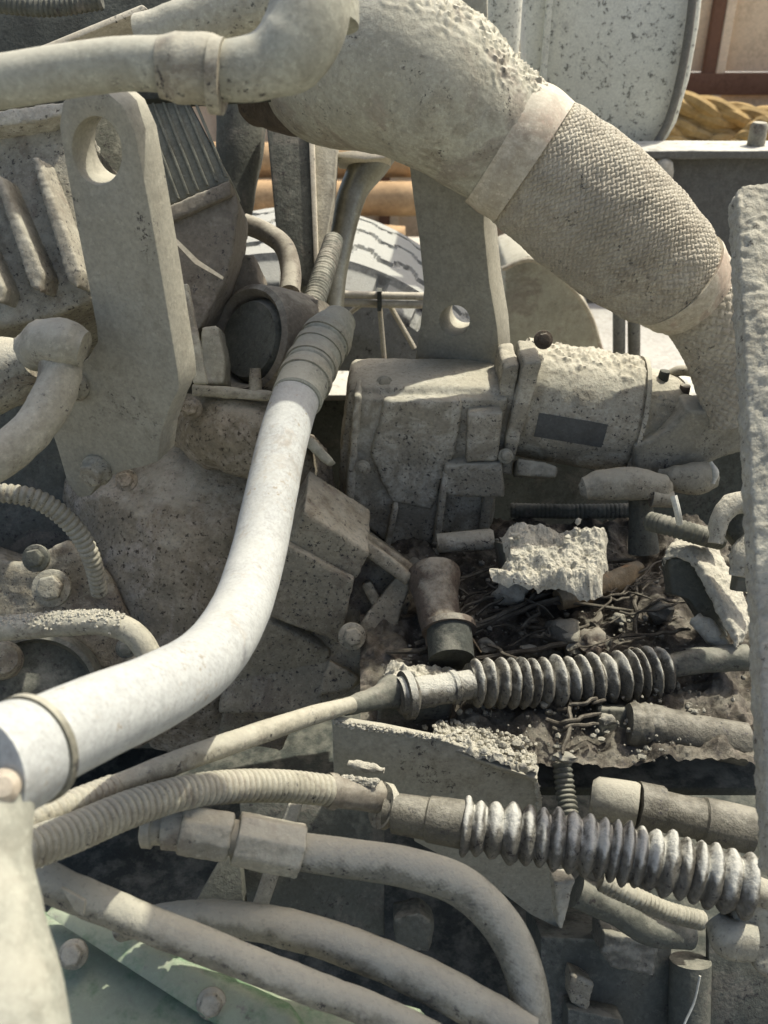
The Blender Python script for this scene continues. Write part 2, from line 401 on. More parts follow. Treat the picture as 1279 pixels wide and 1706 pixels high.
part(cyl, 'body', G().rings(cb, ca, [(0, .02), (.02, .033), (1, .033)], 24), m_tank)
part(cyl, 'band', G().rings(cb.lerp(ca, .25), cb.lerp(ca, .30), [(0, .034), (0, .036), (1, .036), (1, .034)], 24), m_steel)
single('box_beam', 'pale square upright beam behind the exhaust elbow', 'beam',
       G().prism(HY([(742, -60), (812, -60), (815, 150), (750, 150)], 1.66), V(0, .08, 0)), m_exh, bev=.006)

# ================================================================== wheel on the far side
wc = V(-.19, 1.97, .50); wr = .53
wheel = thing('truck_wheel', 'dusty truck tyre with zigzag tread grooves seen through the gap', 'wheel', V(wc.x, wc.y, 0))
NT = 144; prof = [(a*1.45, b*.975-.035) for a, b in [(-.15, .30), (-.155, .40), (-.145, .475), (-.12, .505), (-.115, .52), (-.06, .53), (0, .532), (.06, .53), (.115, .52), (.12, .505), (.145, .475), (.155, .40), (.15, .30)]]
g = G(); NW = 130
vv, ff = [], []
for i in range(NT*3):
    a = 2*math.pi*i/(NT*3)
    for j in range(NW):
        u = j/(NW-1); k = u*(len(prof)-1); q = min(int(k), len(prof)-2); t = k-q
        yy = prof[q][0]*(1-t)+prof[q+1][0]*t; rr = prof[q][1]*(1-t)+prof[q+1][1]*t
        if rr > .466:
            zig = .010*math.sin(a*34)+.003*math.sin(a*102)
            for gx in (-.105, 0, .105):
                if abs(yy-gx+zig*1.6) < .0062: rr -= .016
        elif .42 < rr <= .466 and (i % 14) < 3: rr -= .015
        vv.append(V(wc.x+rr*math.sin(a), wc.y+yy, wc.z+.03+rr*math.cos(a)*1.0))
m_ = NT*3
for i in range(m_):
    for j in range(NW-1): ff.append((i*NW+j, ((i+1) % m_)*NW+j, ((i+1) % m_)*NW+j+1, i*NW+j+1))
part(wheel, 'tyre', g.add(vv, ff), m_tyre)
rim_ = part(wheel, 'rim', G().rings(wc+V(0, -.21, .03), wc+V(0, .21, .03), [(0, .10), (0, .24), (.1, .262), (.9, .262), (1, .24), (1, .10)], 48), m_steel)
part(rim_, 'hub', G().rings(wc+V(0, -.26, .03), wc+V(0, .1, .03), [(0, .07), (.1, .10), (1, .11)], 32), m_dark2)
fd = thing('mudguard', 'pale grey curved mudguard beyond the holed bracket', 'mudguard', hity(920, 600, 2.45))
pts = HY([(840, 440), (880, 425), (920, 440), (955, 475), (985, 520), (1005, 580), (1010, 690), (840, 690)], 2.45)
part(fd, 'panel', G().prism(pts, V(0, .25, 0)), m_exh, bev=.01)
part(fd, 'edge_bead', G().tube(HY([(836, 448), (880, 432), (920, 448), (955, 482), (984, 526), (1002, 584)], 2.43), .006, 8, 24), m_band)
for k, (xa, xb) in enumerate(((1022, 1040), (1046, 1066))):
    single('upright_pipe', 'grey upright pipe standing beside the mudguard', 'pipe', G().tube([hity((xa+xb)/2, 480, 1.9), hity((xa+xb)/2, 690, 1.9)], S(11, 1.9), 16), m_steel, group='upright pipes beyond the pump')
bp = thing('brake_pipes', 'pair of slim grey brake pipes crossing in front of the tyre', 'pipe', hity(620, 500, 1.66))
for yy in (492, 506):
    part(bp, 'pipe', G().tube([hity(480, yy-6, 1.66), hity(620, yy, 1.66), hity(720, yy+2, 1.66)], .0068, 10, 8), m_band)
part(bp, 'clip', G().box(hity(632, 499, 1.652), V(.004, 0, 0), V(0, .01, 0), V(0, 0, .018)), m_dark)
lk = thing('tie_links', 'thin pale bracing rods in front of the tyre sidewall', 'rods', hity(640, 580, 1.67))
for (a, b) in (((560, 540), (600, 508)), ((632, 510), (640, 600)), ((650, 510), (690, 580)), ((568, 505), (560, 600))):
    part(lk, 'rod', G().tube([hity(*a, 1.67), hity(*b, 1.67)], .0045, 8), m_band)

# ================================================================== exhaust
d = 1.0
ex = thing('exhaust_elbow', 'large dusty pale exhaust elbow pipe with crusted dirt on top', 'exhaust pipe', P(700, 260, 1.02))
part(ex, 'elbow', G().tube(PS([(545, 128, 1.14), (580, 114, 1.05), (648, 112, 1.0), (726, 150, .99), (792, 201, 1.0), (854, 248, 1.01)]),
     [S(112, 1.1), S(128, 1.05), S(138, 1.0), S(128, 1.0), S(115, 1.0), S(107, 1.0)], 230, 210, crust=topcrust(.0032, 190, .32, .8)), m_exh, disp=((.004, .05), (.0008, .007)))
part(ex, 'rusty_neck', G().tube(PS([(430, 160, 1.22), (490, 165, 1.18), (560, 150, 1.12)]), [S(48, 1.2), S(56, 1.2), S(60, 1.15)], 40, 24), m_rust, disp=((.006, .02),))
eb_ = part(ex, 'clamp_band', G().tube(PS([(836, 236, 1.008), (860, 252, 1.01), (888, 272, 1.012)]), [S(112, 1), S(116, 1), S(114, 1)], 64, 14), m_band, disp=((.002, .04),))
def weave(na, nl, amp):
    def f(s, a):
        p = a/(2*math.pi)*na+s*nl; q = a/(2*math.pi)*na-s*nl
        o = (math.floor(p)+math.floor(q)) % 2
        return 1-amp*(1-(abs(math.sin(math.pi*p)) if o else abs(math.sin(math.pi*q)))**.7)
    return f
fl = thing('flexible_exhaust_bellows', 'braided flexible exhaust pipe running down from the elbow clamp', 'exhaust pipe', P(1010, 480, 1.05))
part(fl, 'braid', G().tube(PS([(858, 251, 1.01), (905, 285, 1.02), (978, 342, 1.035), (1048, 402, 1.05), (1100, 446, 1.06), (1132, 474, 1.07)]),
     [S(107, 1.01), S(116, 1.02), S(120, 1.035), S(114, 1.05), S(102, 1.06), S(88, 1.07)], 330, 390, prof=weave(54, 38, .030), crust=lambda p, n: .0016*noise.noise(p*60)), m_braid)
part(fl, 'end_band', G().tube(PS([(1126, 466, 1.066), (1146, 486, 1.075), (1160, 500, 1.08)]), [S(91, 1.07), S(84, 1.075), S(74, 1.08)], 48, 10), m_band, disp=((.003, .02),))
part(fl, 'lower_braid', G().tube(PS([(1146, 486, 1.085), (1180, 530, 1.10), (1210, 590, 1.12), (1240, 690, 1.14)]), [S(70, 1.085), S(68, 1.1), S(66, 1.12), S(64, 1.14)], 170, 150, prof=weave(24, 13, .05)), m_braid)

# plate with a round hole below the elbow
hb = thing('holed_bracket_plate', 'upright grey bracket plate with a round hole below the exhaust elbow', 'bracket', P(770, 580, 1.17))
nb_ = V(-.38, -.92, 0); rb_ = (757, 480, 1.17)
pts = VP([(676, 230), (700, 230), (806, 250), (806, 380), (815, 470), (828, 545), (834, 620), (688, 620), (700, 540), (706, 480), (698, 400), (688, 330)], rb_, nb_)
part(hb, 'plate', G().prism(pts, -nb_*.05, [VP(circ2(757, 534, 25, 25), rb_, nb_)]), m_brk, bev=.0015)

# ================================================================== pump and power take-off
d = 1.08
pt = thing('transfer_gearbox', 'blotchy grey cast gearbox housing with flange below the holed bracket', 'gearbox', P(700, 930, 1.220))
out = [(590, 592), (625, 572), (838, 580), (858, 600), (850, 680), (832, 770), (822, 872), (800, 912), (742, 914), (722, 962), (668, 934), (610, 890), (562, 862), (566, 760), (580, 650)]
inn = [(598, 602), (630, 586), (830, 592), (845, 610), (838, 690), (818, 780), (735, 790), (716, 940), (672, 918), (618, 876), (574, 850), (580, 760), (592, 655)]
rf_ = (700, 760, 1.190)
g = G().prism(VP([(x, max(y, 645)) for x, y in out], rf_), V(0, .09, 0)).prism([p-V(0, .016, 0) for p in VP([(x, max(y, 655)) for x, y in inn], rf_)], V(0, .05, 0))
part(pt, 'housing', g, m_pto, vox=.0036, smooth=4, disp=((.004, .04), (.0022, .011)))
pf_ = part(pt, 'flange', G().prism(VP([(838, 612), (866, 608), (850, 700), (830, 800), (814, 884), (796, 884), (812, 780), (826, 690)], (850, 700, 1.155)), V(0, .07, 0)), m_pto, vox=.003, smooth=2, disp=((.004, .02), (.0015, .008)))
part(pt, 'mating_flange', G().prism(VP([(872, 606), (904, 602), (890, 655), (868, 725), (852, 792), (834, 790), (848, 705), (864, 650)], (866, 700, 1.14)), V(0, .07, 0)), m_pto, vox=.003, smooth=2, disp=((.004, .02), (.0015, .008)))
part(pt, 'side_ridge', G().prism(VP([(590, 660), (602, 660), (588, 850), (574, 846)], (590, 760, 1.155)), V(0, .05, 0)), m_pto, vox=.003, smooth=3, disp=((.003, .02),))
part(pt, 'cover_plate', G().prism(VP([(640, 668), (770, 668), (762, 740), (720, 850), (650, 838), (618, 760)], (700, 760, 1.163)), V(0, .03, 0)), m_pto, vox=.0028, smooth=5, disp=((.006, .03), (.003, .011)))
part(pt, 'upper_boss', G().prism(VP([(780, 690), (838, 688), (830, 770), (776, 772)], (760, 780, 1.160)), V(0, .045, 0)), m_pto, vox=.003, smooth=5, disp=((.002, .01),))
part(pt, 'pocket_rim', G().prism(VP([(740, 776), (836, 772), (842, 830), (834, 832), (745, 828), (738, 815)], (760, 780, 1.160)), V(0, .045, 0)), m_pto, vox=.003, smooth=5, disp=((.002, .01),))
part(pt, 'lower_pin', G().rings(P(728, 905, 1.160), P(822, 898, 1.160), [(0, S(16, 1.160)), (.95, S(18, 1.160)), (1, S(14, 1.160))], 20), m_pto, disp=((.002, .01),))
part(pt, 'rib', G().prism(VP([(738, 790), (748, 790), (728, 950), (716, 950)], (760, 780, 1.160)), V(0, .045, 0)), m_pto, bev=.002)
part(pt, 'rib', G().prism(VP([(655, 846), (664, 846), (650, 912), (640, 910)], (760, 780, 1.160)), V(0, .045, 0)), m_pto, bev=.002)
for (x, y, r) in ((905, 566, 11), (866, 612, 9), (858, 690, 9), (842, 760, 9), (640, 640, 10), (604, 780, 9), (800, 650, 8)): bolt(pf_ if x > 830 else pt, x, y, 1.155, r, 12, m_rust if r > 10 else m_cast)

pp = thing('hydraulic_pump', 'dusty cylindrical hydraulic pump with dark name plate on its side', 'pump', P(960, 780, 1.1))
ax0, ax1 = P(858, 662, 1.220), P(1050, 694, 1.220)
part(pp, 'body', G().tube([ax0, ax0.lerp(ax1, .04), ax0.lerp(ax1, .95), ax1], [S(92, 1.22), S(96, 1.22), S(97, 1.22), S(93, 1.22)], 160, 110, crust=topcrust(.0035, 130, .5, .85)), m_pto, disp=((.003, .03), (.0012, .01)))
for (u, r) in ((.02, 100), (.985, 101)):
    part(pp, 'seam_ring', G().tube([ax0.lerp(ax1, u), ax0.lerp(ax1, u+.035)], S(r, 1.22), 60, 3), m_pto, disp=((.002, .01),))
part(pp, 'drain_hose', G().tube(PS([(1100, 640, 1.20), (1130, 618, 1.19), (1170, 626, 1.19), (1210, 668, 1.2)]), S(9, 1.2), 14, 24), m_conduit)
part(pp, 'end_housing', G().rings(P(1046, 694, 1.220), P(1128, 706, 1.220), [(0, S(88, 1.220)), (.7, S(82, 1.220)), (.9, S(74, 1.220)), (1, S(60, 1.220))], 60), m_pto, sub=2, disp=((.004, .03), (.0015, .01)))
part(pp, 'port_block', G().prism(VP([(1128, 706), (1148, 684), (1215, 688), (1250, 700), (1250, 748), (1190, 768), (1160, 800), (1110, 812), (1058, 800), (1056, 745), (1100, 726)], (1150, 740, 1.15)), V(0, .05, 0)), m_steel, vox=.003, smooth=6, disp=((.004, .03), (.0015, .008)))
part(pp, 'port_cap', G().tube(PS([(1096, 786, 1.16), (1120, 796, 1.155), (1156, 798, 1.15), (1184, 790, 1.15), (1192, 786, 1.15)]), [S(6, 1.16), S(22, 1.155), S(27, 1.15), S(24, 1.15), S(12, 1.15)], 28, 24), m_steel, disp=((.003, .015),))
part(pp, 'cap_rim', G().tube(PS([(1184, 770, 1.125), (1192, 788, 1.12), (1188, 806, 1.12)]), [.002, .004, .002], 10, 12), m_tie)
part(pp, 'lever', G().tube(PS([(966, 816, 1.13), (974, 814, 1.13), (1000, 808, 1.13), (1050, 806, 1.13), (1110, 812, 1.13), (1120, 812, 1.13)]), [S(8, 1.13), S(19, 1.13), S(26, 1.13), S(28, 1.13), S(22, 1.13), S(8, 1.13)], 28, 40, sx=.7), m_steel, disp=((.003, .02), (.001, .008)))
part(pp, 'lever_stem', G().tube(PS([(1068, 800, 1.150), (1068, 850, 1.160), (1072, 920, 1.170)]), [S(24, 1.150), S(20, 1.150), S(26, 1.150)], 18, 10), m_dark2)
part(pp, 'elbow_fitting', G().tube(PS([(1085, 828, 1.130), (1120, 832, 1.130)]), [S(17, 1.130), S(14, 1.130)], 16), m_steel)
# name plate lies on the pump's skin
e = (ax1-ax0).normalized(); tov = (CAM-P(940, 700, 1.220)).normalized(); tov = (tov-e*tov.dot(e)).normalized(); sdn = e.cross(tov)
if sdn.z > 0: sdn = -sdn
vv, ff = [], []
for i in range(9):
    for j, u in enumerate((.16, .72)):
        an = .20+i/8*.42; rr = S(98.2, 1.220)
        vv.append(ax0+(ax1-ax0)*u+tov*math.cos(an)*rr+sdn*math.sin(an)*rr)
for i in range(9):
    for j, u in enumerate((.16, .72)):
        an = .20+i/8*.42; rr = S(95.0, 1.220)
        vv.append(ax0+(ax1-ax0)*u+tov*math.cos(an)*rr+sdn*math.sin(an)*rr)
for i in range(8):
    ff.append((2*i, 2*i+1, 2*i+3, 2*i+2)); ff.append((18+2*i, 18+2*i+2, 18+2*i+3, 18+2*i+1))
    ff.append((2*i, 2*i+2, 18+2*i+2, 18+2*i)); ff.append((2*i+1, 18+2*i+1, 18+2*i+3, 2*i+3))
ff += [(0, 18, 19, 1), (16, 17, 35, 34)]
part(pp, 'name_plate', G().add(vv, ff), m_plate, label='dark blank name plate on the pump side')
for (x, y) in ((1106, 626), (1140, 650)):
    part(pp, 'plug', G().tube(PS([(x-4, y+14, 1.180), (x+2, y-8, 1.170)]), [S(10, 1.180), S(8, 1.180)], 10), m_dark if x < 1120 else m_rust, disp=((.003, .006),))
part(pp, 'bottom_lug', G().prism(PS([(862, 764), (905, 770), (930, 778), (928, 796), (862, 792)], 1.160), BK(.05)), m_steel, vox=.003, smooth=2, disp=((.003, .01),))
tie = G().tube(PS([(1122, 826, 1.0), (1128, 850, 1.0), (1132, 872, 1.01)]), S(6, 1), 8, 8)
single('cable_tie', 'pale plastic strap hanging over the dark conduit under the pump', 'cable tie', tie, m_tie)
single('dark_conduit', 'dark corrugated conduit held by the pale strap under the pump', 'conduit',
       G().tube(PS([(1080, 868, 1.05), (1120, 878, 1.03), (1160, 890, 1.03), (1200, 900, 1.05)]), S(17, 1.04), 20, 80, prof=corr(18, .14)), m_dark2)
single('dark_hose', 'dark ribbed hose lying along the rail behind the pump', 'hose',
       G().tube(PS([(850, 850, 1.28), (950, 852, 1.27), (1080, 850, 1.26)]), S(13, 1.27), 18, 100, prof=corr(32, .12)), m_dark2)

# ================================================================== flywheel housing and ribbed gearbox
fh = thing('flywheel_housing', 'large dome shaped bell housing under brown dust and oil', 'bell housing', P(330, 1180, 1.15))
g = G()
import itertools
cen = P(330, 930, 1.32)
out = [(255, 655), (330, 650), (420, 655), (480, 690), (548, 760), (560, 870), (500, 900), (470, 1000), (420, 1180), (380, 1260), (240, 1240), (190, 1120), (150, 1040), (110, 900), (110, 780), (180, 740)]
nn = len(out); ring1 = PS(out, 1.22); vv = []; ff = []
NR = 26
oc, _ = catmull([*ring1, ring1[0]], [0]*(nn+1), 120); oc = oc[:-1]; m_ = len(oc)
apex = P(350, 800, 1.06)
for k in range(NR+1):
    t = k/NR
    for p in oc:
        q = p.lerp(apex, t); bulge = math.sin(math.acos(1-t) if t < 1 else math.pi/2)
        base = p.lerp(P(345, 900, 1.22), t); hgt = (1-(1-t)**2.2)
        vv.append(base+rel(-.01*hgt, .05*hgt*0, .12*hgt))
for k in range(NR):
    for i in range(m_):
        j = (i+1) % m_; ff.append((k*m_+i, k*m_+j, (k+1)*m_+j, (k+1)*m_+i))
ff.append(tuple(NR*m_+i for i in range(m_))); ff.append(tuple(reversed(range(m_))))
g.add(vv, ff)
part(fh, 'dome', g, m_dome, vox=.005, smooth=3, disp=((.022, .11), (.007, .03), (.0028, .010)))
part(fh, 'shoulder_boss', G().tube(PS([(300, 720, 1.16), (360, 716, 1.13), (420, 728, 1.12), (470, 770, 1.14), (500, 840, 1.16)]), [S(30, 1.1), S(66, 1.1), S(74, 1.1), S(60, 1.1), S(30, 1.1)], 70, 60), m_dome, disp=((.016, .05), (.006, .014)))
part(fh, 'ledge', G().prism(PS([(318, 640), (455, 652), (450, 668), (318, 660)], 1.07), rel(0, .012, -.12)), m_cast, vox=.003, smooth=1, disp=((.005, .02),))
for (x, y, r) in ((425, 640, 10),):
    part(fh, 'stud', G().tube(PS([(x, y+18, 1.08), (x, y-26, 1.08)]), [S(12, 1.08), S(9, 1.08)], 14), m_cast, disp=((.003, .01),))
for (x, y) in ((318, 680), (210, 800)): bolt(fh, x, y, 1.075, 13, 14, m_dome)
part(fh, 'seam_flange', G().prism(PS([(500, 735), (520, 728), (556, 768), (545, 776)], 1.08), BK(.05)), m_exh, vox=.003, smooth=2, disp=((.003, .01),))

gb = thing('ribbed_gearbox', 'brown dusty gearbox casting with stepped rectangular ribs', 'gearbox', P(540, 1180, 1.12))
part(gb, 'case', G().prism(PS([(450, 820), (560, 850), (700, 950), (650, 1110), (520, 1190), (360, 1190), (400, 1000)], 1.115), BK(.15)), m_gear, vox=.005, smooth=2, disp=((.004, .02),))
for poly, dd in (([(506, 852), (616, 922), (592, 968), (478, 905)], 1.07), ([(478, 908), (590, 968), (566, 1072), (448, 1030)], 1.06), ([(446, 1034), (552, 1088), (514, 1172), (380, 1150)], 1.07),
                 ([(380, 1152), (500, 1176), (470, 1250), (360, 1240)], 1.08)):
    part(gb, 'panel', G().prism(VP(poly, (500, 1000, dd), (.1, -1, .05)), V(0, .09, 0)), m_gear, vox=.003, smooth=3, disp=((.004, .03), (.0018, .009)))
part(gb, 'edge_rib', G().prism(PS([(505, 845), (540, 846), (690, 958), (676, 975), (615, 930)], 1.075), BK(.08)), m_gear, vox=.003, smooth=2, disp=((.004, .02),))
part(gb, 'side_rib', G().prism(PS([(660, 960), (688, 962), (640, 1104), (604, 1098), (588, 1060), (612, 1020)], 1.085), BK(.06)), m_gear, vox=.003, smooth=2, disp=((.004, .02),))
part(gb, 'cross_rib', G().prism(PS([(600, 975), (618, 968), (640, 1010), (625, 1018)], 1.09), BK(.05)), m_gear, vox=.003, smooth=2)
part(gb, 'foot', G().prism(PS([(548, 1100), (600, 1130), (585, 1150), (530, 1160), (520, 1180)], 1.10), BK(.05)), m_gear, vox=.003, smooth=2, disp=((.004, .02),))
bolt(gb, 586, 1060, 1.06, 16, 22, m_cast)

# ================================================================== left: engine, lifting bracket
en = thing('engine_block', 'grey engine block casting with triangular webs behind the lifting bracket', 'engine', P(60, 1000, 1.2))
part(en, 'block', G().prism(PS([(-160, 150), (280, 150), (330, 420), (310, 900), (280, 1250), (-160, 1250)], 1.22), BK(.35)), m_dark2, bev=.01)
part(en, 'upper_casting', G().prism(PS([(-140, 205), (70, 182), (112, 180), (124, 270), (142, 420), (156, 500), (80, 530), (-140, 575)], 1.0), BK(.22)), m_cast, vox=.0045, smooth=6, disp=((.004, .09), (.002, .012)))
for rib in ([(50, 262), (62, 260), (134, 450), (128, 480), (112, 470)], [(-14, 290), (0, 292), (72, 456), (66, 488), (48, 476)], [(-80, 320), (-66, 322), (6, 480), (0, 505), (-16, 500)]):
    part(en, 'web', G().prism(PS(rib, .972), rel(.012, 0, -.05)), m_steel, vox=.0025, smooth=4, disp=((.0015, .04), (.001, .01)))
part(en, 'top_lip', G().prism(PS([(-140, 205), (75, 172), (110, 170), (112, 188), (70, 200), (-140, 232)], .97), BK(.12)), m_mud, vox=.003, smooth=2, disp=((.006, .02),))
part(en, 'lower_casting', G().prism(PS([(-140, 900), (30, 940), (110, 900), (180, 960), (230, 1060), (240, 1250), (-140, 1250)], 1.12), BK(.12)), m_gear, vox=.005, smooth=4, disp=((.01, .06), (.004, .015)))
part(en, 'round_cover', G().rings(P(60, 1160, 1.1), P(58, 1158, 1.02), [(0, S(120, 1.05)), (.6, S(112, 1.05)), (.8, S(100, 1.05)), (.81, S(92, 1.05)), (.6, S(88, 1.05))], 40), m_dark2)
part(en, 'cover_boss', G().rings(P(5, 1100, 1.04), P(4, 1098, 1.0), [(0, S(34, 1)), (.7, S(32, 1)), (1, S(24, 1))], 24), m_gear, sub=1, disp=((.003, .01),))
bolt(en, 86, 980, 1.08, 22, 26, m_cast)
for (x, y, r) in ((60, 930, 16), (210, 1080, 12)): bolt(en, x, y, 1.08, r, 16, m_dark2)

lb = thing('lifting_bracket', 'tall grey lifting bracket plate with oval eye and bright right edge', 'bracket', P(180, 800, .88))
dd = lambda x, y: .90-(x-160)*.00028
o_ = [(104, 170), (118, 158), (146, 150), (178, 154), (204, 176), (225, 222), (238, 290), (255, 380), (276, 500), (296, 620), (298, 648), (284, 676), (268, 722), (262, 770), (236, 778), (205, 785), (168, 800), (150, 826), (132, 830), (112, 806), (96, 750), (78, 694), (82, 656), (104, 628), (145, 598), (162, 570), (160, 545), (146, 470), (126, 370), (108, 270), (98, 210)]
nl_ = V(-.30, -.954, 0); rl_ = (160, 480, .86)
part(lb, 'plate', G().prism(VP(o_, rl_, nl_), -nl_*.036, [VP(circ2(161, 251, 41, 57, 36, -.12), rl_, nl_)]), m_brk, bev=.0016)
for (x, y) in ((124, 640), (162, 782)):
    part(lb, 'bolt', G().hexbolt(VP([(x, y)], rl_, nl_)[0]+nl_*.002, nl_, S(24, .9), S(26, .9), 1.25), m_cast, vox=.002, smooth=3, disp=((.002, .01),))
single('wire_strip', 'thin pale metal strip sticking out beside the lifting bracket', 'strip',
       G().prism(PS([(272, 384), (278, 382), (330, 433), (372, 461), (370, 465), (324, 439)], .95), BK(.003)), m_band)
hk = thing('breather_hose', 'dusty curved hose with thick capped end beside the lifting bracket', 'hose', P(40, 780, .85))
part(hk, 'hose', G().tube(PS([(102, 600, .86), (92, 650, .85), (62, 705, .84), (10, 755, .83), (-60, 800, .82)]), [S(36, .86), S(35, .85), S(35, .84), S(36, .83), S(36, .82)], 30, 30), m_conduit, disp=((.004, .03), (.0015, .009)))
part(hk, 'end_cap', G().tube(PS([(52, 588, .87), (78, 574, .86), (112, 574, .85), (140, 582, .85)]), [S(34, .86), S(42, .86), S(42, .85), S(30, .85)], 28, 18), m_conduit, disp=((.004, .02), (.0015, .009)))
part(hk, 'back_lobe', G().tube(PS([(-60, 640, .92), (10, 620, .92), (60, 600, .9)]), [S(70, .9), S(60, .9), S(30, .9)], 26, 18), m_cast, disp=((.004, .02),))
part(hk, 'clip', G().box(P(42, 576, .87), rel(.008, 0, 0), rel(0, .006, 0), rel(0, 0, .008)), m_cast, bev=.001)

fc = thing('finned_cover', 'dark ribbed cover with vertical fins above a brown casing', 'cover', P(320, 480, 1.12))
fb_ = part(fc, 'back', G().prism(PS([(190, 140), (300, 140), (352, 240), (386, 300), (275, 345), (230, 260)], 1.092), BK(.08)), m_fin, bev=.004)
for k in range(7):
    t = k/6; xa = 205+t*105; xb = 278+t*96; ya = 140; yb = 338-t*44
    part(fb_, 'fin', G().prism(PS([(xa, ya), (xa+5, ya), (xb+5, yb), (xb, yb)], 1.089), BK(.012)), m_fin, bev=.0008)
part(fc, 'lip', G().prism(PS([(272, 345), (384, 298), (386, 324), (330, 348), (276, 372)], 1.075), BK(.05)), m_brown, vox=.003, smooth=2, disp=((.002, .02),))
part(fc, 'casing', G().prism(PS([(276, 370), (330, 350), (394, 322), (398, 345), (388, 420), (372, 472), (336, 540), (322, 560), (296, 470)], 1.085), BK(.08)), m_brown, vox=.003, smooth=2, disp=((.003, .04),))
part(fc, 'strap', G().prism(PS([(300, 475), (312, 470), (338, 600), (345, 640), (322, 640), (318, 600)], 1.05), BK(.01)), m_exh, vox=.002, smooth=2, disp=((.002, .01),))

al = thing('round_drive_housing', 'brown grey housing with large round cover behind the white pipe', 'housing', P(420, 650, 1.15))
part(al, 'box', G().prism(PS([(374, 424), (425, 424), (430, 470), (495, 490), (490, 640), (335, 640), (334, 560)], 1.15), BK(.12)), m_brown, vox=.004, smooth=4, disp=((.003, .04),))
ac = P(440, 572, 1.14); av = rel(-.62, .05, .78)
part(al, 'ring', G().rings(ac-av*.05, ac+av*.03, [(0, .070), (.6, .068), (.95, .064), (1, .058), (.9, .052), (.7, .050)], 56), m_brown, disp=((.002, .02),))
part(al, 'cover', G().rings(ac-av*.04, ac+av*.026, [(0, .050), (.8, .050), (1, .044)], 44), m_dark2)
part(al, 'side_lug', G().prism(PS([(334, 544), (362, 540), (374, 600), (372, 640), (336, 640)], 1.08), BK(.05)), m_exh, vox=.003, smooth=2, disp=((.004, .015),))

pi = thing('frame_upright', 'dark upright channel post with pale edge behind the round housing', 'post', P(500, 480, 1.45))
part(pi, 'channel', G().prism(PS([(440, 170), (518, 170), (528, 465), (505, 480), (465, 440), (452, 300)], 1.42), BK(.06)), m_dark2, bev=.003)
part(pi, 'side_plate', G().prism(PS([(520, 170), (566, 175), (555, 330), (535, 440), (529, 460)], 1.43), BK(.05)), m_steel, bev=.002)
part(pi, 'edge_strip', G().prism(PS([(512, 175), (521, 175), (531, 462), (524, 468)], 1.415), BK(.03)), m_band, bev=.001)
single('shock_strut', 'dark tapering strut standing left of the channel post', 'strut', G().tube(PS([(405, 150, 1.5), (400, 240, 1.5), (394, 330, 1.5), (390, 395, 1.5)]), [S(44, 1.5), S(40, 1.5), S(30, 1.5), S(22, 1.5)], 28, 16), m_dark2)
ct = thing('bent_return_tube', 'shiny bent metal tube coming down beside the channel post', 'tube', P(545, 500, 1.5))
part(ct, 'tube', G().tube(PS([(640, 230, 1.5), (622, 262, 1.5), (588, 320, 1.5), (568, 400, 1.5), (556, 470, 1.5), (550, 560, 1.5)]), [S(36, 1.5), S(32, 1.5), S(24, 1.5), S(21, 1.5), S(20, 1.5), S(20, 1.5)], 28, 40), m_chrome)
part(ct, 'flange', G().prism(PS([(560, 254), (600, 248), (648, 254), (652, 262), (610, 266), (562, 262)], 1.46), BK(.05)), m_band, bev=.002)
part(ct, 'sleeve', G().tube(PS([(556, 400, 1.38), (540, 450, 1.33), (520, 510, 1.28)]), [S(17, 1.35), S(19, 1.33), S(20, 1.3)], 22, 90, prof=corr(26, .08)), m_dark2)
single('curved_coolant_hose', 'grey brown short hose curving down to the round housing', 'hose', G().tube(PS([(405, 372, 1.3), (440, 386, 1.3), (472, 410, 1.28), (484, 450, 1.26), (482, 490, 1.22)]), S(17, 1.28), 18, 30), m_brown)

# pale pipe from the white elbow, large foreground pipe
wp = thing('white_suction_pipe', 'large white painted pipe bending down past the dusty bell housing', 'pipe', P(0, 1290, .5))
RW = .0249
W = [(556, 548, 1.09), (528, 590, 1.06), (498, 650, 1.01), (472, 730, .96), (450, 830, .91), (428, 930, .86), (398, 1020, .79), (345, 1098, .70), (260, 1152, .62), (150, 1200, .55), (40, 1252, .50)]
part(wp, 'pipe', G().tube(PS(W[1:]), RW, 64, 120), m_white, disp=((.0006, .02),))
part(wp, 'sleeve', G().tube(PS([(566, 532, 1.10), (548, 558, 1.08), (526, 594, 1.055), (502, 645, 1.012), (494, 665, .998)]), [RW*.8, RW*1.08, RW*1.10, RW*1.08, RW*1.08], 48, 80,
     prof=lambda s, a: 1-.07*(abs(math.sin(math.pi*s*3)) < .10)), m_fg)
wps, _ = catmull(PS([(560, 540, 1.095), (548, 558, 1.08), (526, 594, 1.055), (502, 645, 1.012)]), [0]*4, 40)
for k in (9, 16, 25, 34):
    part(wp, 'clamp_band', G().tube([wps[k], wps[k+1], wps[k+3]], RW*1.17, 48, 4), m_conduit, disp=((.0015, .01),))
part(wp, 'end_cup', G().tube(PS([(520, 525, 1.16), (522, 560, 1.14)]), [S(36, 1.15), S(30, 1.14)], 28), m_brown)
part(wp, 'end_collar', G().tube(PS([(66, 1240, .512), (30, 1258, .497), (-40, 1290, .47)]), [RW*1.03, RW*1.16, RW*1.2], 56, 16), m_white)
part(wp, 'collar_groove', G().tube(PS([(56, 1246, .507), (46, 1251, .503)]), RW*1.19, 56), m_hose)
part(wp, 'end_plug', G().rings(P(6, 1310, .462), P(4, 1311, .452), [(0, S(30, .46)), (.7, S(28, .46)), (1, S(16, .46))], 28), m_copper)
fp = thing('foreground_downpipe', 'pale blurred pipe dropping down at the white pipe end', 'pipe', P(20, 1900, .46))
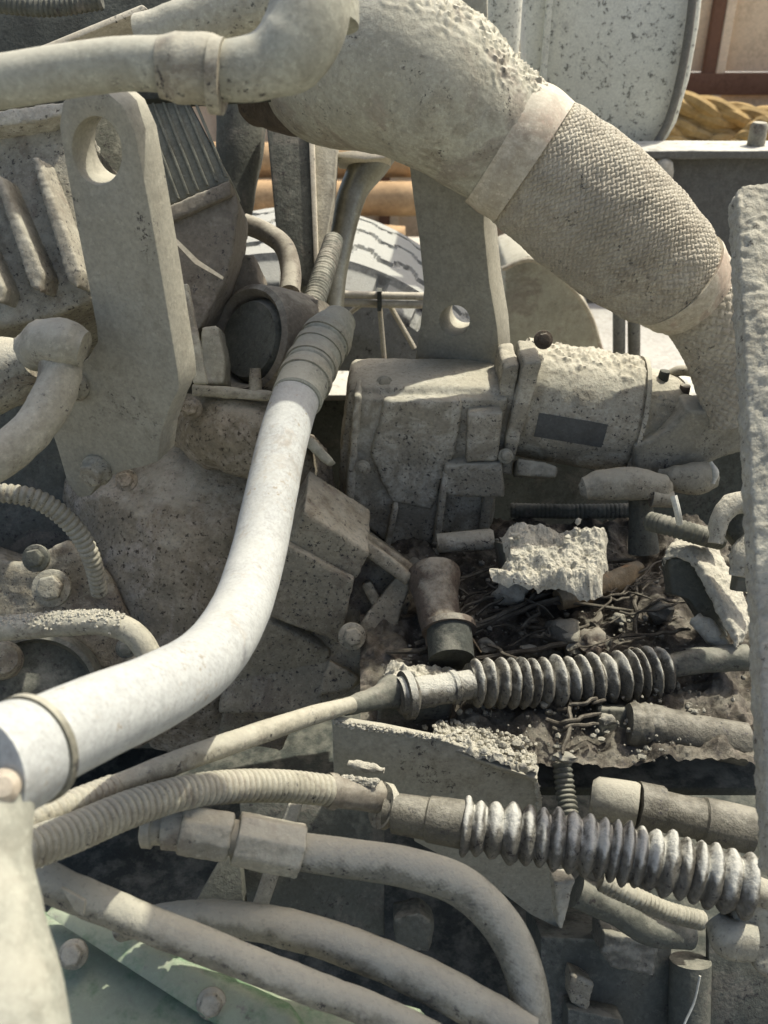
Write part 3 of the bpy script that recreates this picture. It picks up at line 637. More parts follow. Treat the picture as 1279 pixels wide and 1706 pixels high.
part(fp, 'pipe', G().tube(PS([(-30, 1330, .47), (-40, 1420, .46), (-36, 1540, .45), (-8, 1680, .44), (20, 1900, .43)]), [S(86, .46), S(88, .46), S(104, .45), S(112, .44), S(118, .43)], 48, 40), m_fg)

# upper left foreground hose
up = thing('foreground_coolant_pipe', 'pale out of focus pipe with joint collar crossing above the lifting bracket', 'pipe', P(200, 180, .62))
du = .60
part(up, 'hose', G().tube(PS([(-120, 152, du), (0, 136, du), (120, 116, du), (220, 106, du), (300, 110, du)]), S(43, du), 36, 24), m_fg, disp=((.003, .05),))
part(up, 'joint_collar', G().tube(PS([(268, 112, du), (300, 114, du), (350, 118, du), (372, 122, du)]), [S(48, du), S(56, du), S(56, du), S(50, du)], 40, 16), m_conduit, disp=((.003, .02),))
part(up, 'clamp', G().tube(PS([(352, 126, du-.002), (372, 128, du-.002)]), S(60, du), 40), m_conduit)
part(up, 'elbow', G().tube(PS([(360, 120, du), (430, 112, du), (484, 84, du), (512, 34, du), (520, -40, du), (524, -120, du)]), [S(47, du), S(52, du), S(66, du), S(68, du), S(66, du), S(66, du)], 44, 40), m_fg)
part(up, 'seam_rim', G().tube(PS([(560, 40, du+.03), (566, -20, du+.03), (570, -100, du+.03)]), [S(40, du), S(34, du), S(34, du)], 30, 10), m_fg)
uh = thing('upper_cross_pipe', 'pale pipe stub behind the foreground joint collar', 'pipe', P(330, 60, .75))
part(uh, 'pipe', G().tube(PS([(236, 66, .76), (300, 50, .755), (360, 30, .75), (480, -10, .74)]), [S(40, .76), S(46, .755), S(48, .75), S(50, .74)], 40, 24), m_exh, disp=((.004, .03),))
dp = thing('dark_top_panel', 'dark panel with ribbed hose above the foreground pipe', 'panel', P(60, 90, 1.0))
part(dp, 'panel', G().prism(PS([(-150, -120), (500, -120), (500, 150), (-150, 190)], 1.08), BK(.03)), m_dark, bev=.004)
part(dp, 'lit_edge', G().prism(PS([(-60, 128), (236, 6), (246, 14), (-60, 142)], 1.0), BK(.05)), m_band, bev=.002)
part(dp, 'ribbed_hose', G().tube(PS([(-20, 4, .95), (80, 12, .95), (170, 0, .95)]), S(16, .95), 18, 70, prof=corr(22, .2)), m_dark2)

# ================================================================== debris bed with stones and twigs
ZB = P(900, 1000, 1.14).z
def _edge(u): return min(u, 1-u)
def terrain(corners, nx, ny, amp, sc, seed=0, fine=.4, thick=.03, rag=0):
    a, b, c, e = corners; vv, ff = [], []
    for j in range(ny+1):
        for i in range(nx+1):
            u, v = i/nx, j/ny; p = a.lerp(b, u).lerp(e.lerp(c, u), v)
            h = noise.fractal(p*(1/sc)+V(seed, 0, 0), .8, 2.1, 5)*amp+max(0, noise.noise(p*(3.1/sc)+V(0, seed, 3)))*amp*fine
            e_ = min(_edge(u), _edge(v)); k_ = max(0, 1-e_*9)
            if rag: p = p+V(noise.noise(p*26+V(9, 0, 0)), noise.noise(p*26+V(0, 9, 0)), 0)*(rag*k_); h -= rag*.9*k_*k_
            vv.append(p+V(0, 0, h))
    for j in range(ny):
        for i in range(nx): q = j*(nx+1)+i; ff.append((q, q+1, q+nx+2, q+nx+1))
    n0 = len(vv); vv += [p-V(0, 0, thick) for p in (a, b, c, e)]
    return vv, ff
qd = [hitz(600, 1270, ZB), hitz(1330, 1270, ZB), hitz(1330, 870, ZB), hitz(600, 870, ZB)]
bed = single('debris_bed', 'dark oily soil and crumbs packed between pump and cables', 'soil', G().add(*terrain(qd, 190, 150, .02, .06, 2)), m_soil, kind='stuff')
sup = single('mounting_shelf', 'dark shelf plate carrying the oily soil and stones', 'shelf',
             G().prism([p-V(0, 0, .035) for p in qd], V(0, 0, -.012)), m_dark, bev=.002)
# crumbs
g = G(); rn = random.Random(11)
_bm = bmesh.new(); bmesh.ops.create_icosphere(_bm, subdivisions=1, radius=1); _bm.verts.index_update()
ICO = [v.co.copy() for v in _bm.verts]; ICOF = [tuple(v.index for v in f.verts) for f in _bm.faces]; _bm.free()
def chip(g, p, r, rn):
    a, b, c = rn.uniform(.6, 1.1), rn.uniform(.6, 1.1), rn.uniform(.5, .9)
    g.add([p+V(v.x*a, v.y*b, v.z*c)*(r*rn.uniform(.7, 1.2)) for v in ICO], ICOF)
for i in range(300):
    cx, cy = rn.uniform(660, 1240), rn.uniform(900, 1260); k = rn.randrange(1, 9)
    for j in range(k):
        p = hitz(cx+rn.gauss(0, 16), cy+rn.gauss(0, 10), ZB+.008); chip(g, p+V(0, 0, rn.uniform(-.008, .010)), .0008+.0045*rn.random()**3, rn)
single('soil_crumbs', 'loose grey crumbs scattered on the oily soil', 'crumbs', g, m_stone, kind='stuff', flat=True)
def stone(x, y, rx, ry, seed, mat=None, label='small grey stone lying in the oily debris between the cables', h=.012, grp='stones in the oily debris'):
    p = hitz(x, y, ZB+h); d_ = (RM.transposed() @ (p-CAM)).z*-1
    bm = bmesh.new(); bmesh.ops.create_icosphere(bm, subdivisions=3, radius=1)
    for v in bm.verts:
        q = v.co.copy(); k = 1+.45*noise.noise(q*1.3+V(seed*7, seed, 0))+.12*noise.noise(q*4+V(seed, 3, 1))
        v.co = q*k
    bm.verts.index_update(); fs = [tuple(v.index for v in f.verts) for f in bm.faces]
    vs_ = [p+rel(v.co.x*S(rx, d_), v.co.y*S(ry, d_), v.co.z*S((rx+ry)/2, d_)) for v in bm.verts]; bm.free()
    if grp:
        if y > 1150: label = 'small stone caught in the dark gap below the upper boot'
        elif y < 970: label = 'small grey stone lying near the crusted cement block'
        elif x > 1080: label = 'small grey stone lying beside the mud caked lever'
    return single('stone', label, 'stone', G().add(vs_, fs), mat or m_stone, group=grp)
for k, a in enumerate(((735, 905, 14, 10), (900, 966, 20, 12), (930, 905, 16, 12), (1010, 1078, 14, 18), (958, 1080, 18, 16), (1100, 1020, 20, 18), (780, 1040, 16, 12),
                       (808, 1078, 16, 14), (690, 940, 12, 10), (1030, 1032, 14, 10), (880, 1085, 16, 12), (1160, 1085, 18, 8), (1118, 985, 10, 8), (1190, 1040, 12, 9), (860, 1240, 10, 8), (940, 1262, 22, 9), (1010, 1200, 14, 10))):
    stone(*a, k+1)
stone(850, 990, 28, 24, 31, m_mud, 'pale cement lump beside the rusty pipe stub', .02, None)
stone(938, 1056, 38, 24, 33, m_stone, 'largest grey stone wedged behind the upper bellows boot', .016, None)
stone(985, 1075, 28, 26, 36, m_rust, 'reddish brown stone behind the upper bellows boot', .016, None)
def twig(pts, r, label='thin dark twig lying among the stones in the debris', grp='twigs in the oily debris', mat=None):
    q = [hitz(x, y, ZB+h) for x, y, h in pts]
    qq, _ = catmull(q, [0]*len(q), 7); q = [p+V(random.gauss(0, 1), random.gauss(0, 1), random.gauss(0, .6))*.0022 for p in qq]
    if grp:
        if pts[0][1] > 1110: label = 'thin dark twig caught in the gap below the upper boot'
        elif r > .004: label = 'short thick twig standing against the reddish stone'
        elif pts[0][0] < 725: label = 'thin dark twig crossing beside the rusty pipe stub'
    return single('twig', label, 'twig', G().tube(q, [r]*(len(q)-1)+[r*.6], 7, 5*(len(q)-1)), mat or m_twig, group=grp)
rn = random.Random(5)
for (x1, y1, x2, y2, r) in ((690, 1075, 930, 985, .0035), (700, 1060, 880, 1000, .0025), (760, 1060, 1050, 960, .003), (790, 1100, 1000, 1050, .003), (720, 1040, 850, 985, .002),
                            (850, 1010, 1060, 1020, .002), (980, 1090, 1000, 1020, .0045), (870, 985, 900, 1040, .002), (1050, 940, 1060, 1060, .0025), (920, 960, 1060, 930, .003), (640, 1085, 760, 1060, .003),
                            (930, 1180, 990, 1160, .002), (915, 1200, 1000, 1190, .0022), (940, 1160, 935, 1260, .0022), (960, 1180, 1010, 1170, .0018), (920, 1215, 1000, 1210, .002), (700, 1090, 800, 1050, .002), (880, 900, 960, 940, .0022), (1000, 1100, 1080, 1060, .002)):
    m1 = ((x1+x2)/2+rn.uniform(-14, 14), (y1+y2)/2+rn.uniform(-10, 10), .018+rn.uniform(0, .008))
    twig([(x1, y1, .016), m1, (x2, y2, .018)], r)
rn = random.Random(77)
for k in range(46):
    x1 = rn.uniform(690, 1080); y1 = rn.uniform(960, 1085); L_ = rn.uniform(50, 150); an = rn.gauss(-.35, .45)
    x2 = x1+L_*math.cos(an); y2 = y1+L_*math.sin(an)*.8; h0 = rn.uniform(.012, .026)
    twig([(x1, y1, h0), ((x1+x2)/2+rn.uniform(-8, 8), (y1+y2)/2+rn.uniform(-6, 6), h0+rn.uniform(0, .008)), (x2, y2, h0)], rn.uniform(.0009, .0022))
twig([(730, 955, .05), (745, 1000, .05), (765, 1040, .045), (800, 1085, .03)], .0014, 'slender pale bent twig leaning over the rusty pipe stub', None, m_wood)
ch = [hitz(x, y, ZB+.022) for x, y in ((930, 1000), (975, 985), (1030, 965), (1066, 945))]
single('wood_chip', 'splintered piece of wood with orange broken end among the stones', 'wood piece', G().tube(ch, [.012, .016, .015, .009], 18, 30, sx=.7), m_wood, disp=((.008, .02), (.003, .006)))
# caked block
mb = thing('caked_block', 'block topped with cracked pale cement crust beside the cast gearbox', 'block', P(920, 960, 1.12))
part(mb, 'block', G().prism(PS([(838, 905), (1010, 930), (1000, 975), (850, 965)], 1.05), BK(.1)), m_dark2, bev=.004)
cq = [P(826, 962, 1.0), P(1008, 976, 1.0), P(1022, 882, 1.06), P(838, 864, 1.06)]
part(mb, 'cement_crust', G().add(*terrain(cq, 220, 140, .012, .034, 5, .6, rag=.016)), m_mud)
g = G(); rn = random.Random(4)
for i in range(12):
    u, v = rn.random()*.75, rn.random(); p = cq[0].lerp(cq[1], u).lerp(cq[3].lerp(cq[2], u), v); chip(g, p+V(0, 0, rn.uniform(.002, .012)), rn.uniform(.002, .006), rn)
part(mb, 'cement_lumps', g, m_mud, kind='stuff', flat=True)
rs = thing('rusty_pipe_stub', 'rusty brown flanged pipe stub standing in the oily debris', 'pipe stub', P(730, 1080, 1.05))
part(rs, 'stub', G().tube(PS([(742, 1075, 1.03), (728, 1010, 1.06), (722, 955, 1.09)]), [S(32, 1.04), S(36, 1.05), S(44, 1.09)], 28, 14), m_rust, disp=((.004, .02),))
part(rs, 'rim', G().tube(PS([(748, 1052, 1.022), (747, 1042, 1.026)]), S(46, 1.02), 30), m_rust)
part(rs, 'mouth', G().tube(PS([(752, 1100, 1.0), (748, 1052, 1.02)]), S(38, 1.01), 26), m_dark)

# ================================================================== upper control cable with boot
uc = thing('upper_control_cable', 'control cable with slim conduit and ribbed rubber boot above the angled bracket', 'control cable', P(700, 1180, .92))
part(uc, 'conduit', G().tube(PS([(186, 1312, .70), (300, 1268, .74), (430, 1222, .80), (520, 1192, .86), (585, 1174, .90)]), [S(19, .7), S(20, .74), S(19, .79), S(17, .83), S(14, .86)], 24, 40), m_conduit, disp=((.001, .02),))
part(uc, 'corrugated_sleeve', G().tube(PS([(10, 1392, .62), (90, 1352, .65), (190, 1312, .70)]), [S(22, .62), S(24, .66), S(23, .7)], 28, 140, prof=corr(15, .14)), m_conduit)
part(uc, 'end_ferrule', G().tube(PS([(575, 1178, .90), (630, 1162, .925), (655, 1152, .94)]), [S(16, .86), S(21, .87), S(32, .88)], 26, 16), m_dark2, disp=((.004, .012),))
aq = [P(626, 1162, .945), P(748, 1150, .955), P(764, 1116, 1.0), P(652, 1094, 1.0)]
part(uc, 'anchor_block', G().prism([p-V(0, 0, .012) for p in aq], V(0, 0, -.05)), m_dark2, vox=.003, smooth=2, disp=((.004, .02),))
part(uc, 'dirt_crust', G().add(*terrain(aq, 120, 60, .008, .022, 8, .8, rag=.008)), m_mud)
part(uc, 'body', G().rings(P(664, 1160, .93), P(785, 1140, .955), [(0, S(30, .95)), (.06, S(32, .95)), (.07, S(40, .95)), (.16, S(40, .95)), (.23, S(26, .95)), (.45, S(27, .95)), (.48, S(25, .95)), (.7, S(27, .9)), (.72, S(30, .9)), (.78, S(30, .9)), (.8, S(26, .9)), (1, S(26, .9))], 30), m_boot)
NB = 17; a0, a1 = P(780, 1138, .96), P(1112, 1118, 1.01)
def boot(parent, A, B, mid, nb, r0, r1, d0, d1, lo=.66, mat=None):
    pts = [A, mid, B]; N_ = nb*12
    def pr(s, a):
        sw = s+.012*math.sin(s*9+nb)+.006*math.sin(s*23); x = sw*nb % 1; k = int(sw*nb)
        return (lo+(1-lo)*max(0, math.sin(math.pi*x))**1.15)*(1+.035*math.sin(k*2.3+nb)+.03*math.sin(a*2+k*1.7))
    return part(parent, 'bellows_boot', G().tube(pts, [S(r0, d0), S((r0+r1)/2*1.02, (d0+d1)/2), S(r1, d1)], 44, N_, prof=pr), mat or m_boot, disp=((.003, .014), (.001, .005)))
boot(uc, a0, a1, P(940, 1136, .985), NB, 42, 44, .96, 1.0, .62)
part(uc, 'rod', G().tube(PS([(1105, 1112, 1.0), (1170, 1100, 1.0), (1245, 1096, 1.0)]), [S(20, .95), S(22, .965), S(23, .975)], 22, 20), m_dark2, disp=((.005, .015),))

# ================================================================== angled bracket and lower cable
ab = thing('angle_bracket', 'bent sheet steel bracket with crusted top flange between the two boots', 'bracket', P(740, 1500, .86))
f_ = [(553, 1208), (562, 1200), (640, 1212), (718, 1228), (800, 1254), (870, 1278), (892, 1296), (902, 1330), (908, 1400), (958, 1470), (936, 1550), (884, 1524), (800, 1460), (690, 1402), (680, 1350), (600, 1322), (556, 1296)]
dA = lambda x, y: -(RM.transposed() @ (VP([(x, y)], (720, 1240, .90), (0, -1, .12))[0]-CAM)).z
rA = (720, 1240, .90)
part(ab, 'plate', G().prism(VP(f_, rA, (0, -1, .12)), V(0, .006, 0)), m_brk, bev=.001)
tq = [P(712, 1229, .90), P(896, 1290, .90), P(896, 1238, .955), P(728, 1200, .955)]
part(ab, 'flange', G().prism([p-V(0, 0, .006) for p in tq], V(0, 0, -.005)), m_brk, bev=.001)
part(ab, 'dirt_crust', G().add(*terrain(tq, 160, 60, .007, .018, 12, .9, rag=.006)), m_mud)
g = G(); rn = random.Random(21)
for i in range(420):
    t = rn.random(); x = 555+t*170; y = 1204+t*26+rn.uniform(-4, 3); chip(g, P(x, y, dA(x, y)-.001+rn.uniform(0, .006)), rn.uniform(.0012, .0035), rn)
for i in range(160):
    t = rn.random(); x = 886+12*math.sin(t*1.57); y = 1284+t*70; chip(g, P(x+rn.uniform(-2, 3), y, dA(x, y)-.001), rn.uniform(.001, .003), rn)
for i in range(220):
    p = tq[0].lerp(tq[1], rn.random()).lerp(tq[3].lerp(tq[2], rn.random()), rn.random()); chip(g, p+V(0, 0, rn.uniform(0, .006)), rn.uniform(.0015, .0045), rn)
part(ab, 'edge_dirt', g, m_mud, kind='stuff', flat=True)
part(ab, 'gusset', G().prism(PS([(924, 1470), (958, 1466), (938, 1546), (930, 1548)], .83), BK(.03)), m_mud, vox=.002, smooth=1, disp=((.003, .008),))
part(ab, 'slot_dirt', G().tube(PS([(580, 1272, .875), (610, 1278, .873), (640, 1284, .872)]), [.003, .005, .003], 10, 24), m_mud, disp=((.005, .008),))

lc = thing('lower_control_cable', 'control cable with corrugated conduit and large pale topped rubber boot', 'control cable', P(800, 1480, .8))
part(lc, 'corrugated_conduit', G().tube(PS([(30, 1420, .60), (120, 1388, .64), (210, 1350, .68), (300, 1322, .72), (390, 1310, .76), (480, 1310, .80), (556, 1318, .83)]), [S(36, .6), S(34, .64), S(32, .68), S(29, .72), S(28, .76), S(27, .80), S(26, .83)], 32, 520, prof=corr(52, .15, .7)), m_conduit)
part(lc, 'ferrule', G().rings(P(545, 1318, .828), P(632, 1328, .85), [(0, S(29, .83)), (.14, S(30, .83)), (.16, S(26, .83)), (1, S(27, .84))], 28), m_brown, sub=1, disp=((.003, .012),))
g = G(); rn = random.Random(9)
for i in range(150):
    x = rn.uniform(566, 628); chip(g, P(x, 1296+(x-560)*.1+rn.uniform(-3, 6), .835), rn.uniform(.0015, .004), rn)
part(lc, 'ferrule_dirt', g, m_mud, kind='stuff', flat=True)
part(lc, 'lock_washer', G().rings(P(634, 1342, .842), P(644, 1344, .845), [(0, S(38, .84)), (1, S(38, .84))], 30), m_cast, sub=1, disp=((.003, .01),))
part(lc, 'sleeve', G().rings(P(640, 1352, .84), P(786, 1376, .822), [(0, S(24, .84)), (.1, S(24, .84)), (.12, S(33, .84)), (.5, S(35, .83)), (.52, S(38, .83)), (.9, S(40, .82)), (1, S(36, .82))], 32), m_grease)
boot(lc, P(770, 1376, .824), P(1252, 1478, .79), P(1000, 1412, .81), 20, 48, 54, .82, .79, .74, m_boot_pale)
part(lc, 'rod_end', G().tube(PS([(1240, 1476, .79), (1270, 1488, .79), (1320, 1500, .79)]), [S(26, .79), S(24, .79), S(26, .79)], 22, 10), m_cast)
cv = thing('clevis_joint', 'dusty greenish clevis joint at the large boot end', 'joint', P(1230, 1600, .8))
part(cv, 'ball', G().tube(PS([(1190, 1530, .80), (1215, 1560, .79), (1250, 1566, .79)]), [S(20, .8), S(36, .79), S(34, .79)], 24, 14), m_cast, disp=((.003, .02),))
part(cv, 'fork', G().prism(PS([(1225, 1500), (1300, 1490), (1300, 1640), (1262, 1622), (1246, 1580), (1222, 1540)], .785), BK(.05)), m_cast, vox=.003, smooth=3, disp=((.004, .02),))

# ================================================================== hydraulic hose with crimp fitting
hh = thing('braided_hydraulic_hose', 'textured hydraulic hose with crimped collar curving down under the lower cable', 'hydraulic hose', P(890, 1750, .72))
part(hh, 'hose', G().tube(PS([(494, 1418, .742), (580, 1430, .74), (680, 1446, .735), (770, 1478, .73), (840, 1548, .72), (878, 1640, .71), (890, 1760, .70)]), [S(31, .74), S(32, .74), S(33, .735), S(34, .73), S(34, .72), S(33, .71), S(32, .7)], 120, 260, prof=weave(26, 60, .022)), m_hose)
def hexpr(A, B, r, rot=.3):
    t = (B-A).normalized(); u = rel(0, 0, 1); nx = (u-t*u.dot(t)).normalized(); ny = t.cross(nx)
    ra = [A+(nx*math.cos(rot+i*math.pi/4)+ny*math.sin(rot+i*math.pi/4))*r for i in range(8)]; rb = [p+(B-A) for p in ra]
    return G().add(ra+rb, [tuple(range(7, -1, -1)), tuple(range(8, 16))]+[(i, (i+1) % 8, 8+(i+1) % 8, 8+i) for i in range(8)])
part(hh, 'crimp_collar', hexpr(P(392, 1396, .735), P(502, 1418, .742), S(45, .74)), m_conduit, vox=.0018, smooth=1, disp=((.0015, .03), (.0012, .006)))
part(hh, 'neck', G().rings(P(370, 1392, .735), P(400, 1398, .735), [(0, S(30, .73)), (1, S(30, .73))], 24), m_conduit)
part(hh, 'hex_nut', hexpr(P(300, 1382, .73), P(384, 1394, .735), S(42, .735), .1), m_conduit, vox=.0018, smooth=2, disp=((.004, .015), (.0015, .006)))
part(hh, 'union', G().rings(P(236, 1382, .73), P(306, 1384, .73), [(0, S(22, .73)), (.05, S(30, .73)), (.25, S(30, .73)), (.28, S(25, .73)), (.5, S(25, .73)), (.52, S(31, .73)), (1, S(33, .73))], 28), m_conduit, sub=1, disp=((.003, .012),))

# ================================================================== lower hoses and green plate added in place of lens flare
def hose(label, pts, rad, mat=m_hose, name='hose'):
    return single(name, label, 'hose', G().tube(PS(pts), [S(r, p[2]) for r, p in zip(rad, pts)], 32, 12*(len(pts)-1)), mat, disp=((.0025, .03), (.001, .008)))
hose('slim dusty hose running diagonally over the added green plate', [(20, 1440, .66), (110, 1482, .66), (230, 1532, .665), (360, 1584, .67), (500, 1638, .675), (620, 1684, .68), (740, 1740, .68)], [34, 32, 30, 29, 28, 28, 28])
hose('thicker dusty hose arching down below the crimped fitting', [(200, 1548, .76), (270, 1530, .745), (380, 1530, .735), (500, 1552, .72), (620, 1592, .71), (740, 1648, .70), (880, 1730, .69)], [20, 24, 29, 32, 33, 35, 36])
single('hose_flap', 'peeling strip of dirt on the slim diagonal hose', 'dirt flap', G().prism(PS([(100, 1478), (142, 1502), (138, 1528), (122, 1516)], .628), BK(.004)), m_conduit, bev=.001)
gp = thing('green_flare_plate', 'added green plate with two bolts, standing in for lens flare', 'plate', P(300, 1700, .8))
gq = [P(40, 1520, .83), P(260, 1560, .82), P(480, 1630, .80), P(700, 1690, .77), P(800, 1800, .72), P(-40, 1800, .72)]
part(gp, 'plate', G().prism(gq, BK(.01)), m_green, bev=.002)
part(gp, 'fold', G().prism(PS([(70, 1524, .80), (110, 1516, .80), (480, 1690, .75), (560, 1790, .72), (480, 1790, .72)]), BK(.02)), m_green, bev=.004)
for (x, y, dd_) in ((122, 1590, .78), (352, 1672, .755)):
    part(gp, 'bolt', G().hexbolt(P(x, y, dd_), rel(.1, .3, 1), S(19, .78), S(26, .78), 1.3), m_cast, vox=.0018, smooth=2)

# dark lower structure
cs = thing('cross_straps', 'dusty steel straps slanting down in the dark behind the crimped hose', 'straps', P(430, 1520, .95))
part(cs, 'strap', G().prism(PS([(378, 1412), (398, 1420), (408, 1520), (310, 1530)], .93), BK(.02)), m_dark2, bev=.002)
part(cs, 'strap', G().prism(PS([(480, 1340), (504, 1340), (478, 1420), (440, 1530), (412, 1530), (450, 1420)], .92), BK(.02)), m_steel, bev=.002)
part(cs, 'back_plate', G().prism(PS([(398, 1330), (640, 1330), (640, 1560), (408, 1540)], .97), BK(.02)), m_dark2, bev=.002)
lw = thing('lower_valve_block', 'dark valve block with dusty square cap below the large boot', 'valve block', P(1040, 1706, .98))
part(lw, 'body', G().prism(PS([(900, 1560), (1120, 1570), (1120, 1800), (900, 1800)], .98), BK(.1)), m_dark2, bev=.004)
part(lw, 'cap', G().prism(PS([(1006, 1552), (1098, 1574), (1090, 1628), (1020, 1612), (1002, 1590)], .94), BK(.05)), m_stone, vox=.0025, smooth=1, disp=((.006, .012),))
part(lw, 'column', G().tube(PS([(1150, 1600, .97), (1146, 1760, .97)]), S(34, .97), 22), m_dark2)
part(lw, 'lug', G().prism(PS([(950, 1620), (990, 1640), (980, 1690), (948, 1670)], .955), BK(.03)), m_gear, vox=.003, smooth=3, disp=((.005, .015),))
part(lw, 'foot', G().prism(PS([(945, 1680), (1040, 1700), (1040, 1760), (945, 1760)], .95), BK(.03)), m_dark2, bev=.003)
part(lw, 'wire', G().tube(PS([(1166, 1626, .93), (1156, 1670, .93), (1140, 1706, .93), (1130, 1740, .93)]), .0012, 8, 20), m_tie)
single('small_conduit', 'thin corrugated conduit tucked under the large boot', 'conduit', G().tube(PS([(1000, 1468, .86), (1060, 1496, .86), (1110, 1518, .87), (1170, 1534, .88)]), S(17, .86), 18, 110, prof=corr(24, .14)), m_hose)
hose('dull hose running under the thin corrugated conduit', [(960, 1484, .90), (1020, 1512, .9), (1080, 1550, .9), (1150, 1560, .91)], [28, 26, 24, 22], m_dark2)
sb = single('dim_lump', 'dull dusty lump in the dark below the curved hose', 'lump', G().prism(PS([(654, 1530), (700, 1518), (722, 1540), (716, 1590), (660, 1584)], .94), BK(.04)), m_dark2, vox=.003, smooth=4, disp=((.008, .02),))
single('added_dark_plate', 'dark plate added behind the clevis joint to hide a bright patch', 'plate', G().prism(PS([(1180, 1540), (1420, 1500), (1420, 1850), (1180, 1850)], .97), BK(.01)), m_dark2, bev=.002)  # added to darken the sunlit corner of the sheet below
# right fittings
rf = thing('hose_coupling', 'dusty quick coupling with pale cap above the large boot', 'coupling', P(1110, 1390, .9))
part(rf, 'cap', G().rings(P(984, 1326, .91), P(1062, 1342, .90), [(0, S(26, .91)), (.12, S(34, .91)), (.9, S(38, .9)), (1, S(36, .9))], 30), m_steel, sub=1, disp=((.002, .02),))
part(rf, 'knurled_nut', G().rings(P(1060, 1342, .90), P(1100, 1350, .90), [(0, S(40, .9)), (1, S(40, .9))], 30), m_grease, sub=1, disp=((.003, .008),))
part(rf, 'body', G().rings(P(1098, 1350, .90), P(1250, 1384, .90), [(0, S(34, .9)), (.45, S(34, .9)), (.47, S(38, .9)), (1, S(38, .9))], 30), m_grease, sub=1, disp=((.004, .015),))
rg = thing('upper_coupling', 'dark greasy coupling with ribbed collar behind the upper boot end', 'coupling', P(1120, 1270, .97))
part(rg, 'square_end', G().prism(PS([(995, 1178), (1050, 1180), (1050, 1232), (995, 1228)], .97), BK(.05)), m_dark2, vox=.003, smooth=3)
part(rg, 'ribbed_collar', G().rings(P(1046, 1206, .96), P(1100, 1212, .96), [(0, S(34, .96)), (.2, S(38, .96)), (.35, S(35, .96)), (.5, S(38, .96)), (.65, S(35, .96)), (.8, S(38, .96)), (1, S(36, .96))], 28), m_grease, sub=1, disp=((.003, .01),))
part(rg, 'body', G().rings(P(1098, 1212, .96), P(1240, 1240, .96), [(0, S(34, .96)), (1, S(36, .96))], 28), m_grease, sub=1, disp=((.004, .02),))
single('short_conduit', 'short dark corrugated conduit standing behind the angled bracket', 'conduit', G().tube(PS([(936, 1270, .93), (942, 1320, .92), (952, 1380, .90)]), S(17, .92), 18, 80, prof=corr(12, .2)), m_dark2)
# caked levers
lv = thing('caked_lever', 'arched lever thick with caked mud left of the muddy post', 'lever', P(1180, 1080, 1.05))
arch = [(1100, 936, 1.04), (1112, 914, 1.045), (1145, 912, 1.04), (1175, 952, 1.02), (1205, 1010, 1.0), (1232, 1062, .985)]
g = G(); ps_ = PS(arch); n_ = len(ps_)
top, _ = catmull(ps_, [0]*n_, 40); vv, ff = [], []; wv = rel(.034, .018, -.05)
for p in top: vv += [p, p+wv, p+wv-rel(0, .012, 0), p-rel(.004, .014, 0)]
for i in range(40):
    for k in range(4): ff.append((4*i+k, 4*i+(k+1) % 4, 4*i+4+(k+1) % 4, 4*i+4+k))
ff += [(3, 2, 1, 0), (160, 161, 162, 163)]
part(lv, 'arch', g.add(vv, ff), m_mud, vox=.0022, smooth=1, disp=((.006, .012), (.003, .005)))
part(lv, 'side', G().prism(PS([(1112, 930), (1150, 930), (1178, 978), (1215, 1060), (1195, 1072), (1150, 1000), (1120, 990)], 1.05), BK(.03)), m_dark2, vox=.003, smooth=2)
part(lv, 'lower_crust', G().tube(PS([(1158, 1030, 1.03), (1185, 1055, 1.02), (1212, 1078, 1.01)]), [.008, .011, .006], 14, 20), m_mud, disp=((.008, .012),))
l2 = thing('caked_loop', 'curved mud caked loop half hidden by the muddy post', 'loop', P(1225, 960, .98))
part(l2, 'loop', G().tube(PS([(1192, 905, .98), (1200, 862, .98), (1225, 838, .98), (1270, 842, .98)]), [.007, .009, .011, .011], 16, 24, sx=1.6), m_mud, disp=((.005, .012),))
part(l2, 'web', G().prism(PS([(1206, 880), (1224, 852), (1280, 856), (1280, 990), (1225, 985), (1236, 920)], .99), BK(.02)), m_dark2, bev=.002)
part(l2, 'crust', G().tube(PS([(1232, 960, .97), (1240, 920, .97), (1262, 896, .97)]), [.010, .013, .010], 14, 16), m_mud, disp=((.007, .01),))
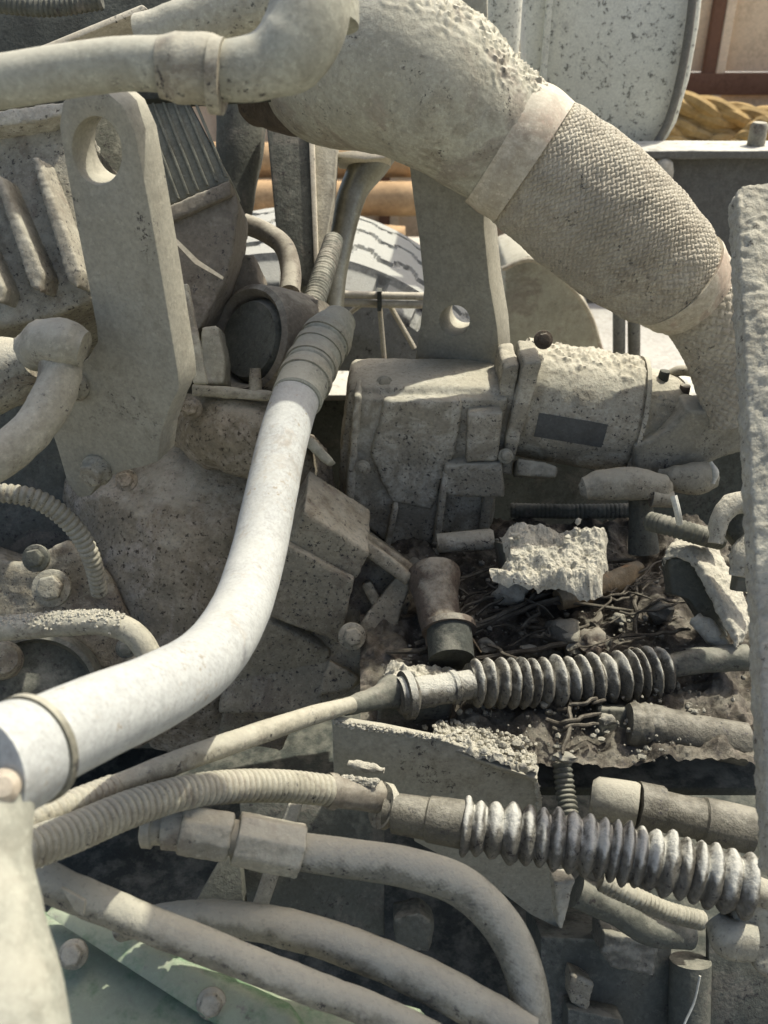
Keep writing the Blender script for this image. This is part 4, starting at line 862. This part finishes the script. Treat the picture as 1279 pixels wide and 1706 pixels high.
# muddy post on the right
mp = thing('muddy_post', 'broad upright steel post face plastered with pale lumpy mud', 'post', P(1330, 1500, .86))
g = G().prism([P(x, y, .80-(y-300)*.00013) for x, y in ((1228, 318), (1240, 306), (1420, 300), (1420, 1560), (1284, 1450), (1262, 1000), (1250, 760), (1240, 560))], rel(0, -.008, -.022))
part(mp, 'plate', g, m_mud, vox=.0022, smooth=0, disp=((.0035, .02), (.0045, .006)))

# left small hoses
single('left_corrugated_conduit', 'dusty corrugated conduit arching beneath the lifting bracket', 'conduit', G().tube(PS([(-60, 826, .97), (10, 822, .97), (70, 836, .98), (124, 880, 1.0), (152, 930, 1.02), (166, 990, 1.05)]), [S(17, .97), S(17, .97), S(18, .98), S(17, 1), S(16, 1.02), S(14, 1.05)], 22, 220, prof=corr(34, .2)), m_conduit)
fpipe = single('fuel_pipe', 'slim dusty pipe with crumbly pale top bending behind the white pipe', 'pipe', G().tube(PS([(-80, 1056, .9), (0, 1048, .9), (100, 1040, .9), (175, 1038, .9), (222, 1056, .9), (250, 1095, .9), (270, 1150, .9)]), S(21, .9), 28, 60), m_conduit, disp=((.0015, .02),))
g = G(); rn = random.Random(17)
ps_, _ = catmull(PS([(-20, 1050, .9), (100, 1040, .9), (175, 1038, .9), (205, 1046, .9)]), [0]*4, 60)
for i in range(500):
    k = rn.randrange(0, 60); a = rn.gauss(0, .5); r = S(21, .9); chip(g, ps_[k]+V(rn.uniform(-.004, .004), -math.sin(a)*r, math.cos(a)*r), rn.uniform(.0008, .0026), rn)
part(fpipe, 'dirt_crust', g, m_mud, kind='stuff', flat=True)

# ================================================================== unseen plate added overhead to shade the lower hoses
dk = thing('added_shade_plate', 'unseen steel plate added above the hoses to shade them', 'shade plate', V(.6, .55, 1.66))
part(dk, 'shade_plate_top', G().box(V(.62, .50, 1.67), V(.43, 0, 0), V(0, .29, 0), V(0, 0, .004)), m_steel, bev=.002)  # top sheet of the added shade plate
part(dk, 'shade_plate_lip', G().box(V(.62, .797, 1.66), V(.43, 0, 0), V(0, .004, 0), V(0, 0, .02)), m_steel, bev=.002)
part(dk, 'shade_plate_hanger', G().box(V(1.055, .50, 1.40), V(.006, 0, 0), V(0, .04, 0), V(0, 0, .27)), m_steel, bev=.002)
